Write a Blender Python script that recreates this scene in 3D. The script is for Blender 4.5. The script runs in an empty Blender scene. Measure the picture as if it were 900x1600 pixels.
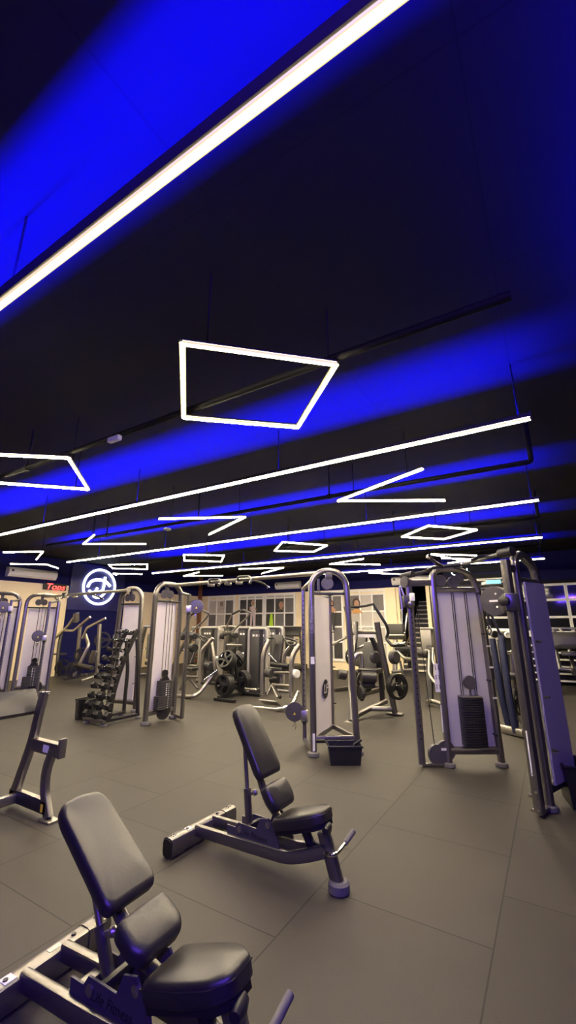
import bpy, bmesh, math, random
from mathutils import Vector, Matrix, Euler
random.seed(7)
C = bpy.context.scene.collection
PI = math.pi
# ---------------------------------------------------------------- camera model
F, TH, YAW, H = 648.0, math.radians(15.3), math.radians(31.5), 1.6
def ray(u, v):
    r = (u-450)/F; up = -(v-800)/F
    fh = math.cos(TH)-up*math.sin(TH); z = math.sin(TH)+up*math.cos(TH)
    s, c = math.sin(YAW), math.cos(YAW)
    return Vector((-s*fh+c*r, c*fh+s*r, z))
def atz(u, v, z=0.0):                 # pixel -> point at height z
    d = ray(u, v); t = (z-H)/d.z
    return Vector((d.x*t, d.y*t, z))
def W(u, v, Y):                       # pixel -> point at depth Y
    d = ray(u, v); t = Y/d.y
    return Vector((d.x*t, Y, H+d.z*t))
def WX(u, v, X):
    d = ray(u, v); t = X/d.x
    return Vector((X, d.y*t, H+d.z*t))
cd = bpy.data.cameras.new('camera'); cam = bpy.data.objects.new('camera', cd); C.objects.link(cam)
cam.location = (0, 0, H); cam.rotation_euler = (PI/2+TH, 0, YAW)
cd.sensor_fit = 'VERTICAL'; cd.sensor_height = 36.0; cd.lens = 36.0*F/1600.0; cd.clip_start = 0.02
bpy.context.scene.camera = cam

# ---------------------------------------------------------------- materials
def mat(name, col, rough=.5, metal=0.0, emit=None, es=0.0, noise=0.0, nscale=40.0, bump=0.0, spec=None, coat=0.0):
    m = bpy.data.materials.new(name); m.use_nodes = True
    nt = m.node_tree; p = nt.nodes['Principled BSDF']
    p.inputs['Base Color'].default_value = (*col, 1); p.inputs['Roughness'].default_value = rough
    p.inputs['Metallic'].default_value = metal
    if spec is not None: p.inputs['Specular IOR Level'].default_value = spec
    if coat: p.inputs['Coat Weight'].default_value = coat; p.inputs['Coat Roughness'].default_value = .15
    if emit: p.inputs['Emission Color'].default_value = (*emit, 1); p.inputs['Emission Strength'].default_value = es
    if noise or bump:
        tc = nt.nodes.new('ShaderNodeTexCoord'); n = nt.nodes.new('ShaderNodeTexNoise')
        n.inputs['Scale'].default_value = nscale; n.inputs['Detail'].default_value = 4
        nt.links.new(tc.outputs['Object'], n.inputs['Vector'])
        if noise:
            mr = nt.nodes.new('ShaderNodeMapRange'); mr.inputs[3].default_value = 1-noise; mr.inputs[4].default_value = 1+noise
            nt.links.new(n.outputs['Fac'], mr.inputs[0])
            mx = nt.nodes.new('ShaderNodeVectorMath'); mx.operation = 'SCALE'; mx.inputs[0].default_value = col
            nt.links.new(mr.outputs[0], mx.inputs['Scale']); nt.links.new(mx.outputs[0], p.inputs['Base Color'])
        if bump:
            b = nt.nodes.new('ShaderNodeBump'); b.inputs['Strength'].default_value = bump; b.inputs['Distance'].default_value = .002
            nt.links.new(n.outputs['Fac'], b.inputs['Height']); nt.links.new(b.outputs[0], p.inputs['Normal'])
    return m
M = dict(
 silver = mat('silver_paint', (.225, .213, .20), .28, .85, noise=.06, nscale=60),
 chrome = mat('chrome', (.75, .73, .68), .16, 1.0),
 steel = mat('brushed_steel', (.44, .42, .38), .34, .95, noise=.08, nscale=25),
 darkmetal = mat('dark_metal', (.035, .034, .035), .38, .4, noise=.1),
 black = mat('black_plastic', (.010, .010, .0105), .4, noise=.15),
 rubber = mat('grey_rubber', (.13, .125, .12), .75, noise=.12),
 vinyl = mat('black_vinyl', (.022, .0205, .0205), .36, noise=.1, nscale=90, bump=.25, spec=.6),
 panel = mat('stack_shroud_panel', (.66, .63, .64), .3, .25, noise=.06, nscale=6),
 panelw = mat('pale_shroud_panel', (.74, .70, .70), .34, .1, noise=.05, nscale=5),
 stack = mat('weight_stack_black', (.012, .0115, .013), .4, .1, noise=.12),
 stackg = mat('weight_stack_grey', (.045, .043, .043), .45, .2, noise=.12),
 white = mat('white_sticker', (.8, .79, .75), .5),
 yellow = mat('yellow_sticker', (.85, .65, .05), .5),
 iron = mat('cast_iron', (.016, .016, .0165), .4, .2, noise=.2, nscale=70),
 shroud = mat('grey_shroud', (.05, .049, .045), .4, .1, noise=.06),
 shroudcap = mat('silver_shroud', (.42, .40, .36), .38, .5),
 navy = mat('navy_frame', (.012, .016, .06), .4, .3, noise=.1),
 disc = mat('smoky_pulley_cover', (.065, .06, .07), .35, .1),
 whiteframe = mat('white_frame', (.88, .86, .80), .5, noise=.03),
 acwhite = mat('air_conditioner_white', (.78, .76, .70), .4),
 glass = mat('night_glass', (.012, .012, .016), .05, 0, spec=.6),
 led = mat('warm_led', (.9, .9, .85), .5, emit=(1.0, .83, .54), es=235.0),
 lednear = mat('warm_led_nearest', (.9, .9, .85), .5, emit=(1.0, .83, .54), es=36.0),
 ledbloom = mat('warm_led_bloom', (.5, .45, .3), .5, emit=(1.0, .78, .32), es=.95),  # faint yellow emission painting the bloom around the white LED core
 logo = mat('logo_white_glow', (.9, .9, .9), .5, emit=(.82, .92, 1.0), es=4.5),
 red = mat('red_led', (.3, .02, .02), .5, emit=(1, .05, .04), es=6.0),
 tvtext = mat('screen_white', (.8, .8, .8), .5, emit=(.75, .95, 1), es=3.5),
 tvcyan = mat('screen_cyan', (.2, .5, .6), .5, emit=(.25, .62, .75), es=1.3),
 tvscreen = mat('screen_dark', (.012, .012, .013), .04, spec=.3, emit=(.05, .045, .05), es=.25),
 pipe = mat('black_pipe', (.008, .008, .008), .7, spec=.15),
 brown = mat('brown_post', (.22, .09, .04), .5, noise=.15),
 tread = mat('stair_tread', (.62, .59, .52), .5, noise=.1),
 riser = mat('stair_riser', (.05, .05, .05), .6),
 cream = mat('cream_wall', (.90, .76, .50), .7, noise=.03, nscale=8),
 navywall = mat('navy_wall', (.010, .010, .075), .75, noise=.08, nscale=8, spec=.1),
 signblue = mat('sign_blue', (.02, .02, .13), .45),
 darkwall = mat('dark_wall', (.014, .014, .017), .75, noise=.1, spec=.1),
 ptdark = mat('poster_dark', (.045, .042, .042), .5, noise=.5, nscale=1.6),
 ptgrey = mat('poster_grey', (.16, .15, .145), .5, noise=.6, nscale=1.8),
 ptlight = mat('poster_light', (.52, .49, .44), .5, noise=.35, nscale=1.8),
 skin = mat('poster_skin', (.48, .27, .17), .6, noise=.2, nscale=20),
 hair = mat('poster_hair', (.06, .035, .025), .6),
 blond = mat('poster_blond', (.6, .45, .28), .6),
 pink = mat('poster_pink', (.72, .60, .60), .6),
 orange = mat('poster_orange', (.62, .32, .10), .6),
 lime = mat('lime_cloth', (.5, .8, .05), .6),
)
# floor: rubber tiles one metre square, running in staggered columns
def floor_mat():
    m = bpy.data.materials.new('rubber_tiles'); m.use_nodes = True; nt = m.node_tree; p = nt.nodes['Principled BSDF']
    tc = nt.nodes.new('ShaderNodeTexCoord'); sep = nt.nodes.new('ShaderNodeSeparateXYZ'); cmb = nt.nodes.new('ShaderNodeCombineXYZ')
    nt.links.new(tc.outputs['Object'], sep.inputs[0])
    ax = nt.nodes.new('ShaderNodeMath'); ax.operation = 'ADD'; ax.inputs[1].default_value = 40.48
    ay = nt.nodes.new('ShaderNodeMath'); ay.operation = 'ADD'; ay.inputs[1].default_value = 40.46
    nt.links.new(sep.outputs['X'], ax.inputs[0]); nt.links.new(sep.outputs['Y'], ay.inputs[0])
    nt.links.new(ay.outputs[0], cmb.inputs['X']); nt.links.new(ax.outputs[0], cmb.inputs['Y'])
    br = nt.nodes.new('ShaderNodeTexBrick'); br.offset = .5; br.squash = 1.0
    br.inputs['Scale'].default_value = 1.0; br.inputs['Brick Width'].default_value = 1.03; br.inputs['Row Height'].default_value = 1.0
    br.inputs['Mortar Size'].default_value = .0052; br.inputs['Mortar Smooth'].default_value = .3; br.inputs['Bias'].default_value = 0
    br.inputs['Color1'].default_value = (.043, .038, .0325, 1); br.inputs['Color2'].default_value = (.037, .0325, .0278, 1); br.inputs['Mortar'].default_value = (.008, .007, .006, 1)
    nt.links.new(cmb.outputs[0], br.inputs['Vector'])
    n1 = nt.nodes.new('ShaderNodeTexNoise'); n1.inputs['Scale'].default_value = 1.4; n1.inputs['Detail'].default_value = 3
    n2 = nt.nodes.new('ShaderNodeTexNoise'); n2.inputs['Scale'].default_value = 220; n2.inputs['Detail'].default_value = 2
    for n in (n1, n2): nt.links.new(tc.outputs['Object'], n.inputs['Vector'])
    m1 = nt.nodes.new('ShaderNodeMapRange'); m1.inputs[3].default_value = .80; m1.inputs[4].default_value = 1.2
    m2 = nt.nodes.new('ShaderNodeMapRange'); m2.inputs[3].default_value = .86; m2.inputs[4].default_value = 1.14
    nt.links.new(n1.outputs['Fac'], m1.inputs[0]); nt.links.new(n2.outputs['Fac'], m2.inputs[0])
    mu = nt.nodes.new('ShaderNodeMath'); mu.operation = 'MULTIPLY'; nt.links.new(m1.outputs[0], mu.inputs[0]); nt.links.new(m2.outputs[0], mu.inputs[1])
    sc = nt.nodes.new('ShaderNodeVectorMath'); sc.operation = 'SCALE'; nt.links.new(br.outputs['Color'], sc.inputs[0]); nt.links.new(mu.outputs[0], sc.inputs['Scale'])
    nt.links.new(sc.outputs[0], p.inputs['Base Color'])
    p.inputs['Roughness'].default_value = .6; p.inputs['Specular IOR Level'].default_value = .4
    ad = nt.nodes.new('ShaderNodeMath'); ad.operation = 'MULTIPLY_ADD'; ad.inputs[1].default_value = -1.2
    nt.links.new(br.outputs['Fac'], ad.inputs[0]); nt.links.new(n2.outputs['Fac'], ad.inputs[2])
    b = nt.nodes.new('ShaderNodeBump'); b.inputs['Strength'].default_value = .35; b.inputs['Distance'].default_value = .003
    nt.links.new(ad.outputs[0], b.inputs['Height']); nt.links.new(b.outputs[0], p.inputs['Normal'])
    return m
M['floor'] = floor_mat()
def ceil_mat():
    m = bpy.data.materials.new('black_ceiling'); m.use_nodes = True; nt = m.node_tree; p = nt.nodes['Principled BSDF']
    tc = nt.nodes.new('ShaderNodeTexCoord'); br = nt.nodes.new('ShaderNodeTexBrick'); br.offset = 0
    br.inputs['Scale'].default_value = 1.0; br.inputs['Brick Width'].default_value = 1.25; br.inputs['Row Height'].default_value = 1.25
    br.inputs['Mortar Size'].default_value = .006; br.inputs['Color1'].default_value = (.0115, .0102, .0112, 1); br.inputs['Color2'].default_value = (.0105, .0094, .0103, 1)
    br.inputs['Mortar'].default_value = (.008, .0075, .008, 1)
    nt.links.new(tc.outputs['Object'], br.inputs['Vector']); nt.links.new(br.outputs['Color'], p.inputs['Base Color'])
    p.inputs['Roughness'].default_value = .8; p.inputs['Specular IOR Level'].default_value = .12
    return m
M['ceiling'] = ceil_mat()

# ---------------------------------------------------------------- mesh helpers
def fillet(pts, r, n=5):
    pts = [Vector(p) for p in pts]
    if r <= 0 or len(pts) < 3: return pts
    out = [pts[0]]
    for i in range(1, len(pts)-1):
        a, b, c = pts[i-1], pts[i], pts[i+1]
        d1 = (a-b); d2 = (c-b); l = min(r, d1.length*.48, d2.length*.48)
        p, q = b+d1.normalized()*l, b+d2.normalized()*l
        for k in range(n+1):
            t = k/n; out.append(p*(1-t)**2+b*2*t*(1-t)+q*t*t)
    out.append(pts[-1]); return out
class B:
    def __init__(s): s.bm = bmesh.new(); s.mi = 0
    def _f(s, vs):
        try: f = s.bm.faces.new(vs); f.material_index = s.mi
        except ValueError: pass
    def sweep(s, pts, prof, up=None, closed=False, cap=True, scl=None):
        pts = [Vector(p) for p in pts]; n = len(pts); rings = []
        t0 = (pts[1]-pts[0]).normalized()
        if up is None: up = Vector((0, 0, 1)) if abs(t0.z) < .9 else Vector((0, 1, 0))
        side = t0.cross(Vector(up)).normalized(); 
        for i, p in enumerate(pts):
            if closed: t = (pts[(i+1) % n]-pts[i-1]).normalized()
            else: t = (pts[min(i+1, n-1)]-pts[max(i-1, 0)]).normalized()
            side = (side-t*side.dot(t)).normalized(); nu = side.cross(t)
            k = scl[i] if scl else 1
            rings.append([s.bm.verts.new(p+side*(x*k)+nu*(y*k)) for x, y in prof])
        m = len(prof)
        for i in range(n if closed else n-1):
            a, b = rings[i], rings[(i+1) % n]
            for j in range(m): s._f((a[j], a[(j+1) % m], b[(j+1) % m], b[j]))
        if cap and not closed: s._f(rings[0][::-1]); s._f(rings[-1])
        return s
    def tube(s, pts, r, n=10, bend=0, closed=False, cap=True):
        prof = [(r*math.cos(2*PI*k/n), r*math.sin(2*PI*k/n)) for k in range(n)]
        return s.sweep(fillet(pts, bend) if not closed else pts, prof, closed=closed, cap=cap)
    def rect(s, pts, w, h, up=None, bend=0, rc=.25, closed=False):   # w across, h along up
        r = min(w, h)*rc; prof = []
        for cx, cy, a0 in ((w/2-r, h/2-r, 0), (-w/2+r, h/2-r, 90), (-w/2+r, -h/2+r, 180), (w/2-r, -h/2+r, 270)):
            for k in range(3):
                a = math.radians(a0+45*k); prof.append((cx+r*math.cos(a), cy+r*math.sin(a)))
        return s.sweep(fillet(pts, bend), prof, up=up, closed=closed)
    def box(s, c, d, rot=None, bev=0.0):
        m = Matrix.Translation(Vector(c)) @ (Euler(rot).to_matrix().to_4x4() if rot else Matrix()) @ Matrix.Diagonal((*d, 1))
        r = bmesh.ops.create_cube(s.bm, size=1.0, matrix=m)
        fs = {f for v in r['verts'] for f in v.link_faces}
        for f in fs: f.material_index = s.mi
        if bev:
            es = list({e for v in r['verts'] for e in v.link_edges})
            g = bmesh.ops.bevel(s.bm, geom=es, offset=bev, segments=2, affect='EDGES', profile=.5)
            for f in g['faces']: f.material_index = s.mi
        return s
    def cyl(s, p, q, r, n=16): return s.tube([p, q], r, n)
    def lathe(s, c, ax, prof, n=24):   # prof: (radius, along axis)
        ax = Vector(ax).normalized(); a = ax.orthogonal().normalized(); b = ax.cross(a); rings = []
        for r, h in prof:
            rings.append([s.bm.verts.new(Vector(c)+ax*h+(a*math.cos(2*PI*k/n)+b*math.sin(2*PI*k/n))*max(r, 1e-4)) for k in range(n)])
        for i in range(len(rings)-1):
            for k in range(n): s._f((rings[i][k], rings[i][(k+1) % n], rings[i+1][(k+1) % n], rings[i+1][k]))
        s._f(rings[0][::-1]); s._f(rings[-1]); return s
    def prism(s, poly, o, ex, ey, t):   # 2D polygon in plane (o, ex, ey) extruded by t along ex x ey, centred
        o, ex, ey = Vector(o), Vector(ex).normalized(), Vector(ey).normalized(); nz = ex.cross(ey).normalized()
        a = [s.bm.verts.new(o+ex*x+ey*y+nz*(t/2)) for x, y in poly]; b = [s.bm.verts.new(o+ex*x+ey*y-nz*(t/2)) for x, y in poly]
        s._f(a); s._f(b[::-1]); n = len(poly)
        for k in range(n): s._f((a[k], b[k], b[(k+1) % n], a[(k+1) % n]))
        return s
    def cushion(s, o, ex, ey, outline, T, rnd=.025, crown=0.0, rc=.03):
        # padded slab: outline in (ex, ey), thickness T along ex x ey from o, rounded rim
        o, ex, ey = Vector(o), Vector(ex).normalized(), Vector(ey).normalized(); nz = ex.cross(ey).normalized()
        o3 = [Vector((x, y, 0)) for x, y in outline]; n = len(o3); pts = []
        for i in range(n):
            a, b, c = o3[i-1], o3[i], o3[(i+1) % n]; d1 = a-b; d2 = c-b; l = min(rc, d1.length*.45, d2.length*.45)
            p, q = b+d1.normalized()*l, b+d2.normalized()*l
            for k in range(5):
                t = k/4; pts.append(p*(1-t)**2+b*2*t*(1-t)+q*t*t)
        cen = sum(pts, Vector())/len(pts); mx = max((p-cen).length for p in pts)
        def ring(ins, h):
            vs = []
            for p in pts:
                d = p-cen; pp = cen+d*(1-ins/mx*1.25); vs.append(s.bm.verts.new(o+ex*pp.x+ey*pp.y+nz*h))
            return vs
        rr = [ring(.012, 0), ring(.002, .008), ring(0, T-rnd), ring(rnd*.12, T-rnd*.55), ring(rnd*.45, T-rnd*.18), ring(rnd, T), ring(mx*.55, T+crown*.8)]
        m = len(pts)
        for i in range(len(rr)-1):
            for k in range(m): s._f((rr[i][k], rr[i][(k+1) % m], rr[i+1][(k+1) % m], rr[i+1][k]))
        s._f(rr[0][::-1]); s._f(rr[-1]); return s
    def build(s, name, m, parent=None, ang=38):
        me = bpy.data.meshes.new(name); bmesh.ops.recalc_face_normals(s.bm, faces=s.bm.faces[:]); s.bm.to_mesh(me); s.bm.free()
        for mm in (m if isinstance(m, (list, tuple)) else [m]): me.materials.append(M[mm] if isinstance(mm, str) else mm)
        me.shade_smooth(); me.set_sharp_from_angle(angle=math.radians(ang))
        o = bpy.data.objects.new(name, me); C.objects.link(o)
        if parent is not None: o.parent = parent
        return o
def tag(o, label, cat, group=None, kind=None):
    o['label'] = label; o['category'] = cat
    if group: o['group'] = group
    if kind: o['kind'] = kind
    return o
def thing(name, label, cat, loc=(0, 0, 0), rz=0.0, group=None):
    o = bpy.data.objects.new(name, None); C.objects.link(o); o.empty_display_size = .1
    o.location = loc; o.rotation_euler = (0, 0, rz); tag(o, label, cat, group); return o
def structure(b, name, m, label=None):
    o = b.build(name, m); o['kind'] = 'structure'
    o['label'] = label or name.replace('_', ' '); o['category'] = name.split('_')[0]
    return o
def copy_tree(o, parent=None):
    c = o.copy(); C.objects.link(c)
    if parent is not None: c.parent = parent
    for ch in list(o.children): copy_tree(ch, c)
    return c
def text(name, s, size, m, parent, loc, rot, depth=.002, shear=0.0, xs=1.0):
    cu = bpy.data.curves.new(name, 'FONT'); cu.body = s; cu.size = size; cu.extrude = depth; cu.shear = shear; cu.align_x = 'CENTER'; cu.align_y = 'CENTER'
    t = bpy.data.objects.new('tmp', cu); C.objects.link(t)
    me = bpy.data.meshes.new_from_object(t); bpy.data.objects.remove(t); me.materials.append(M[m])
    o = bpy.data.objects.new(name, me); C.objects.link(o); o.parent = parent; o.location = loc; o.rotation_euler = rot; o.scale = (xs, 1, 1)
    return o
ORD = ['first', 'second', 'third', 'fourth', 'fifth', 'sixth', 'seventh', 'eighth', 'ninth', 'tenth']
# ---------------------------------------------------------------- the room
XL, XR, YB, YF, ZC = -14.1, 1.6, 15.0, -4.0, 3.8
ZN = 2.93                               # height where navy paint meets the cream wall
structure(B().box(((XL+XR)/2, (YB+YF)/2+1.5, -.05), (XR-XL+.4, YB-YF+3.4, .1)), 'floor', 'floor', 'floor of dark rubber tiles one metre square')
structure(B().box(((XL+XR)/2, (YB+YF)/2+1.5, ZC+.05), (XR-XL+.4, YB-YF+3.4, .1)), 'ceiling', 'ceiling', 'black painted ceiling washed with blue light')
b = B(); b.box((XL-.1, (YB+YF)/2, ZN/2), (.2, YB-YF, ZN)); b.mi = 1; b.box((XL-.1, (YB+YF)/2, (ZN+ZC)/2), (.2, YB-YF, ZC-ZN)); 
structure(B().box((XL+.013, 9.6, ZN/2), (.024, 2.3, ZN)), 'trim_3', 'navywall', 'navy panel below the round logo')
structure(b, 'wall_left', ['cream', 'navywall'], 'left wall, cream below and navy above')
structure(B().box((XR+.1, (YB+YF)/2, ZC/2), (.2, YB-YF+.4, ZC)), 'wall_right', 'darkwall', 'dark right wall')
structure(B().box(((XL+XR)/2, YF-.1, ZC/2), (XR-XL+.4, .2, ZC)), 'wall_front', 'darkwall', 'dark wall behind the camera')
# back wall: left stretch with shop windows, stair opening, right stretch with night windows
SX0, SX1 = W(628, 1000, YB).x, W(672, 1000, YB).x          # stair opening
CX0 = W(607, 1000, YB).x                                    # cream return beside the stairs
b = B()
b.box(((XL+SX0)/2, YB+.1, ZN/2), (SX0-XL, .2, ZN)); b.mi = 1
b.box(((XL+XR)/2, YB+.1, (ZN+ZC)/2), (XR-XL+.4, .2, ZC-ZN)); b.mi = 2
b.box(((SX1+.12+XR)/2, YB+.1, ZN/2), (XR-SX1-.12, .2, ZN)); b.mi = 0
b.box((SX1+.06, YB+.1, ZN/2), (.12, .26, ZN))
structure(B().box(((CX0+SX0)/2-.05, YB-.04, ZN/2), (SX0-CX0-.1, .07, ZN)), 'trim_2', 'cream', 'cream strip of wall beside the stairs')
structure(b, 'wall_back', ['cream', 'navywall', 'darkwall'], 'back wall with a navy band above cream panels')
structure(B().box(((SX0+SX1)/2-.4, YB+3.1, ZC/2), (4, .1, ZC)), 'wall_stairwell', 'darkwall', 'dark wall at the head of the stairs')
b = B(); b.box((SX0-.05, YB+1.6, ZC/2), (.1, 3, ZC)); b.box((SX1+.17, YB+1.6, ZC/2), (.1, 3, ZC))
structure(b, 'wall_stairs', 'darkwall', 'side walls of the stairwell')
b = B()
for k in range(15):
    b.mi = 0; b.box(((SX0+SX1)/2, YB-.3+k*.2+.1, .17*(k+1)-.02), (SX1-SX0-.06, .26, .045), bev=.008)
    b.mi = 1; b.box(((SX0+SX1)/2, YB-.3+k*.2+.12, .17*(k+1)-.11), (SX1-SX0-.06, .16, .14))
st = structure(b, 'stairs', ['tread', 'riser'], 'open staircase with pale treads climbing behind the back wall')
# handrail of the stairs
b = B()
for dx in (.12, .3):
    b.tube([(SX0+dx, YB-.45, .95), (SX0+dx, YB+1.8, 2.75)], .022, 8)
    for q in range(5): b.tube([(SX0+dx, YB-.4+q*.45, .1+q*.36), (SX0+dx, YB-.4+q*.45, .98+q*.36)], .012, 6)
tag(b.build('stair_handrail', 'chrome'), 'pair of bright metal handrails running up the staircase', 'handrail')
structure(B().box((XL+.08, YB-.1, ZC/2), (.14, .14, ZC)), 'trim_1', 'brown', 'brown corner post where left and back walls meet')
# shop windows on the back wall (white gridded frames) with pictures behind
def grid_window(n, u0, u1, cols, label):
    x0, x1 = W(u0, 960, YB).x, W(u1, 960, YB).x; z0, z1 = .35, 2.86; y = YB-.02
    o = bpy.data.objects.new('window_%d' % n, None); C.objects.link(o); o.location = ((x0+x1)/2, y, z0); o['kind'] = 'structure'; o['label'] = label; o['category'] = 'window'
    L = lambda x, z: (x-(x0+x1)/2, 0, z-z0)
    b = B(); w = (x1-x0)
    zs = [z0, .95, 1.62, 2.0, 2.68] if False else [z0, 1.0, 1.55, 2.1, 2.72]
    for k in range(cols+1):
        x = x0+w*k/cols; b.box((*L(x, (z0+z1)/2)[:2], (z1-z0)/2), (.09 if k in (0, cols) else .05, .07, z1-z0), bev=.008)
    for z in zs+[z1]: b.box((0, 0, z-z0), (w+.09, .06, .06 if z not in (z0, z1) else .1), bev=.008)
    b.build('window_frame', 'whiteframe', o)
    return o, x0, x1, zs
def pane(o, x0, x1, zs, cols, c, r, m):
    w = (x1-x0)/cols; za, zb = zs[r], zs[r+1] if r+1 < len(zs) else 2.86
    B().box((x0+w*(c+.5)-(x0+x1)/2, .004, (za+zb)/2-.35), (w-.02, .012, zb-za-.02)).build('pane', m, o)
bays = [(326, 366, 3, 'white gridded window nearest the brown corner post'), (374, 412, 3, 'white gridded window showing a blonde woman in pink'), (415, 461, 3, 'white gridded window behind the crossover tower column'), (505, 536, 2, 'white gridded window partly behind the tall tower'), (545, 603, 3, 'white gridded window showing a woman with dark hair')]
WIN = []
for i, (u0, u1, cols, lab) in enumerate(bays):
    o, x0, x1, zs = grid_window(i+1, u0, u1, cols, lab); WIN.append((o, x0, x1, zs, cols))
    rnd = random.Random(i)
    for c in range(cols):
        for r in range(5):
            if r == 4: m = 'cream' if i in (0, 4) else 'ptlight'
            elif i in (0,): m = rnd.choice(['ptgrey', 'ptlight', 'ptdark'])
            elif i == 4: m = rnd.choice(['ptlight', 'ptlight', 'ptgrey'])
            else: m = rnd.choice(['ptdark', 'ptdark', 'ptgrey'])
            pane(o, x0, x1, zs, cols, c, r, m)
def figure(name, u, vtop, vbot, label, hairm, topm, legm=None, hscale=1.0):
    # a printed life-size figure on the window: flat cut-outs with a little thickness
    t = W(u, vtop, YB-.08); bt = W(u, vbot, YB-.08); h = t.z-bt.z
    o = thing(name, label, 'poster', (t.x, YB-.075, bt.z))
    s = h if legm else h*1.7
    hd = .095*s*hscale; zc = h-hd*1.15
    ell = lambda a, bb, cx, cz, n=20: [(cx+a*math.cos(2*PI*k/n), cz+bb*math.sin(2*PI*k/n)) for k in range(n)]
    ex, ez = (1, 0, 0), (0, 0, 1)
    B().prism(ell(hd*.98, hd*1.25, 0, zc), (0, .012, 0), ex, ez, .006).build('hair', hairm, o)
    B().prism(ell(hd*.62, hd*.9, hd*.1, zc-hd*.1), (0, .004, 0), ex, ez, .006).build('face', 'skin', o)
    sh = .15*s; wz = h-.42*s
    B().prism([(-sh, zc-hd*1.75), (-hd*.35, zc-hd*1.2), (hd*.35, zc-hd*1.2), (sh, zc-hd*1.75), (.09*s, max(wz, 0)), (-.09*s, max(wz, 0))], (0, .006, 0), ex, ez, .006).build('top', topm, o)
    B().prism([(-sh, zc-hd*1.75), (-sh*1.3, max(wz, .02)), (-sh*1.05, max(wz, .02)), (-sh*.75, zc-hd*2.2)], (0, .002, 0), ex, ez, .005).build('arm', 'skin', o)
    B().prism([(sh, zc-hd*1.75), (sh*1.3, max(wz, .02)), (sh*1.05, max(wz, .02)), (sh*.75, zc-hd*2.2)], (0, .002, 0), ex, ez, .005).build('arm', 'skin', o)
    if legm:
        B().prism([(-.1*s, wz+.02), (.1*s, wz+.02), (.12*s, 0), (.04*s, 0), (0, wz*.8), (-.04*s, 0), (-.12*s, 0)], (0, .006, 0), ex, ez, .006).build('leggings', legm, o)
    return o
figure('wall_poster', 346, 941, 958, 'printed picture of a woman with long dark hair, window beside corner post', 'hair', 'ptlight')
figure('wall_poster', 395, 938, 978, 'printed picture of a standing blonde woman in pink sportswear', 'blond', 'pink', 'pink')
figure('wall_poster', 439, 940, 957, 'printed close-up picture of a face, window left of tall tower column', 'skin', 'skin', hscale=1.6)
figure('wall_poster', 556, 935, 968, 'printed picture of a woman in an orange top with short dark hair', 'hair', 'orange', hscale=1.3)
figure('wall_poster', 517, 938, 985, 'printed picture of a person showing beside the tall tower panel', 'hair', 'skin', 'ptdark')
o = B().cushion((0, 0, 0), (1, 0, 0), (0, 0, 1), [(-.1, 0), (.1, 0), (.06, .5), (-.02, .55)], .05).build('hanging_towel', 'lime')
o.location = W(424, 979, YB-.12); tag(o, 'lime green cloth hanging in front of the white window', 'cloth')
# night windows at the right of the back wall
def night_window(n, u0, u1, label):
    x0, x1 = W(u0, 950, YB).x, W(u1, 950, YB).x; z0, z1 = 1.36, 2.82
    o = bpy.data.objects.new('window_%d' % n, None); C.objects.link(o); o.location = ((x0+x1)/2, YB-.03, z0); o['kind'] = 'structure'; o['label'] = label; o['category'] = 'window'
    w = x1-x0; b = B()
    for s in (-1, 1): b.box((s*(w/2-.022), 0, .73), (.04, .07, 1.46), bev=.006)
    for z in (.03, .48, .98, 1.43): b.box((0, 0, z), (w-.01, .06, .11 if z < .1 else .07), bev=.006)
    b.build('window_frame', 'whiteframe', o)
    for za, zb in ((.06, .46), (.5, .96), (1.0, 1.41)):
        B().box((0, .012, (za+zb)/2), (w-.05, .012, zb-za)).build('pane', 'glass', o)
for i, (u0, u1, lab) in enumerate([(752, 794, 'dark window seen behind the right cable machine'), (794, 840, 'dark window beside the pale right tower panel'), (840, 889, 'dark window with white bars, second from right edge'), (889, 938, 'dark window cut by the right edge of the photo')]):
    night_window(6+i, u0, u1, lab)
# lower sill ledge
tag(B().box((W(850, 990, YB-.1).x, YB-.1, 1.31), (2.6, .16, .06), bev=.008).build('window_ledge', 'whiteframe'), 'white ledge running below the dark windows', 'ledge')
# sign, clock and air conditioners on the left wall
sg = thing('wall_sign', 'round glowing white logo sign on a blue panel on the left wall', 'sign', (XL+.03, 9.55, 2.15))
B().box((.02, 0, .78), (.05, 2.2, 1.62), bev=.01).build('sign_panel', 'signblue', sg)
b = B(); b.tube([(.09, .64*math.cos(2*PI*k/48), .82+.62*math.sin(2*PI*k/48)) for k in range(48)], .04, 8, closed=True); b.build('neon_ring', 'logo', sg)
g = lambda x, y: (.09, -.02+(x-555)/142*.64, .82-(y-205)/155*.62)
b = B()
for pts, r in (([(455, 215), (470, 170), (510, 145), (560, 140), (610, 150), (655, 190)], .05), ([(600, 110), (600, 160), (592, 235)], .045), ([(470, 245), (500, 265), (530, 250), (540, 215)], .045), ([(592, 235), (560, 250), (520, 270), (515, 295), (550, 305), (590, 290), (610, 255), (655, 240)], .042)):
    b.tube([g(*p) for p in pts], r, 8, bend=.08)
b.build('neon_script', 'logo', sg)
ck = thing('led_clock', 'small red glowing lettered sign on the cream left wall', 'sign', (XL, WX(85, 917, XL).y, WX(85, 917, XL).z))
B().box((.03, 0, 0), (.05, .78, .22), bev=.01).build('casing', 'black', ck)
text('lettering', 'Tops', .27, 'red', ck, (.06, 0, -.01), (PI/2, 0, PI/2), .004, .25, 1.2)
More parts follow.
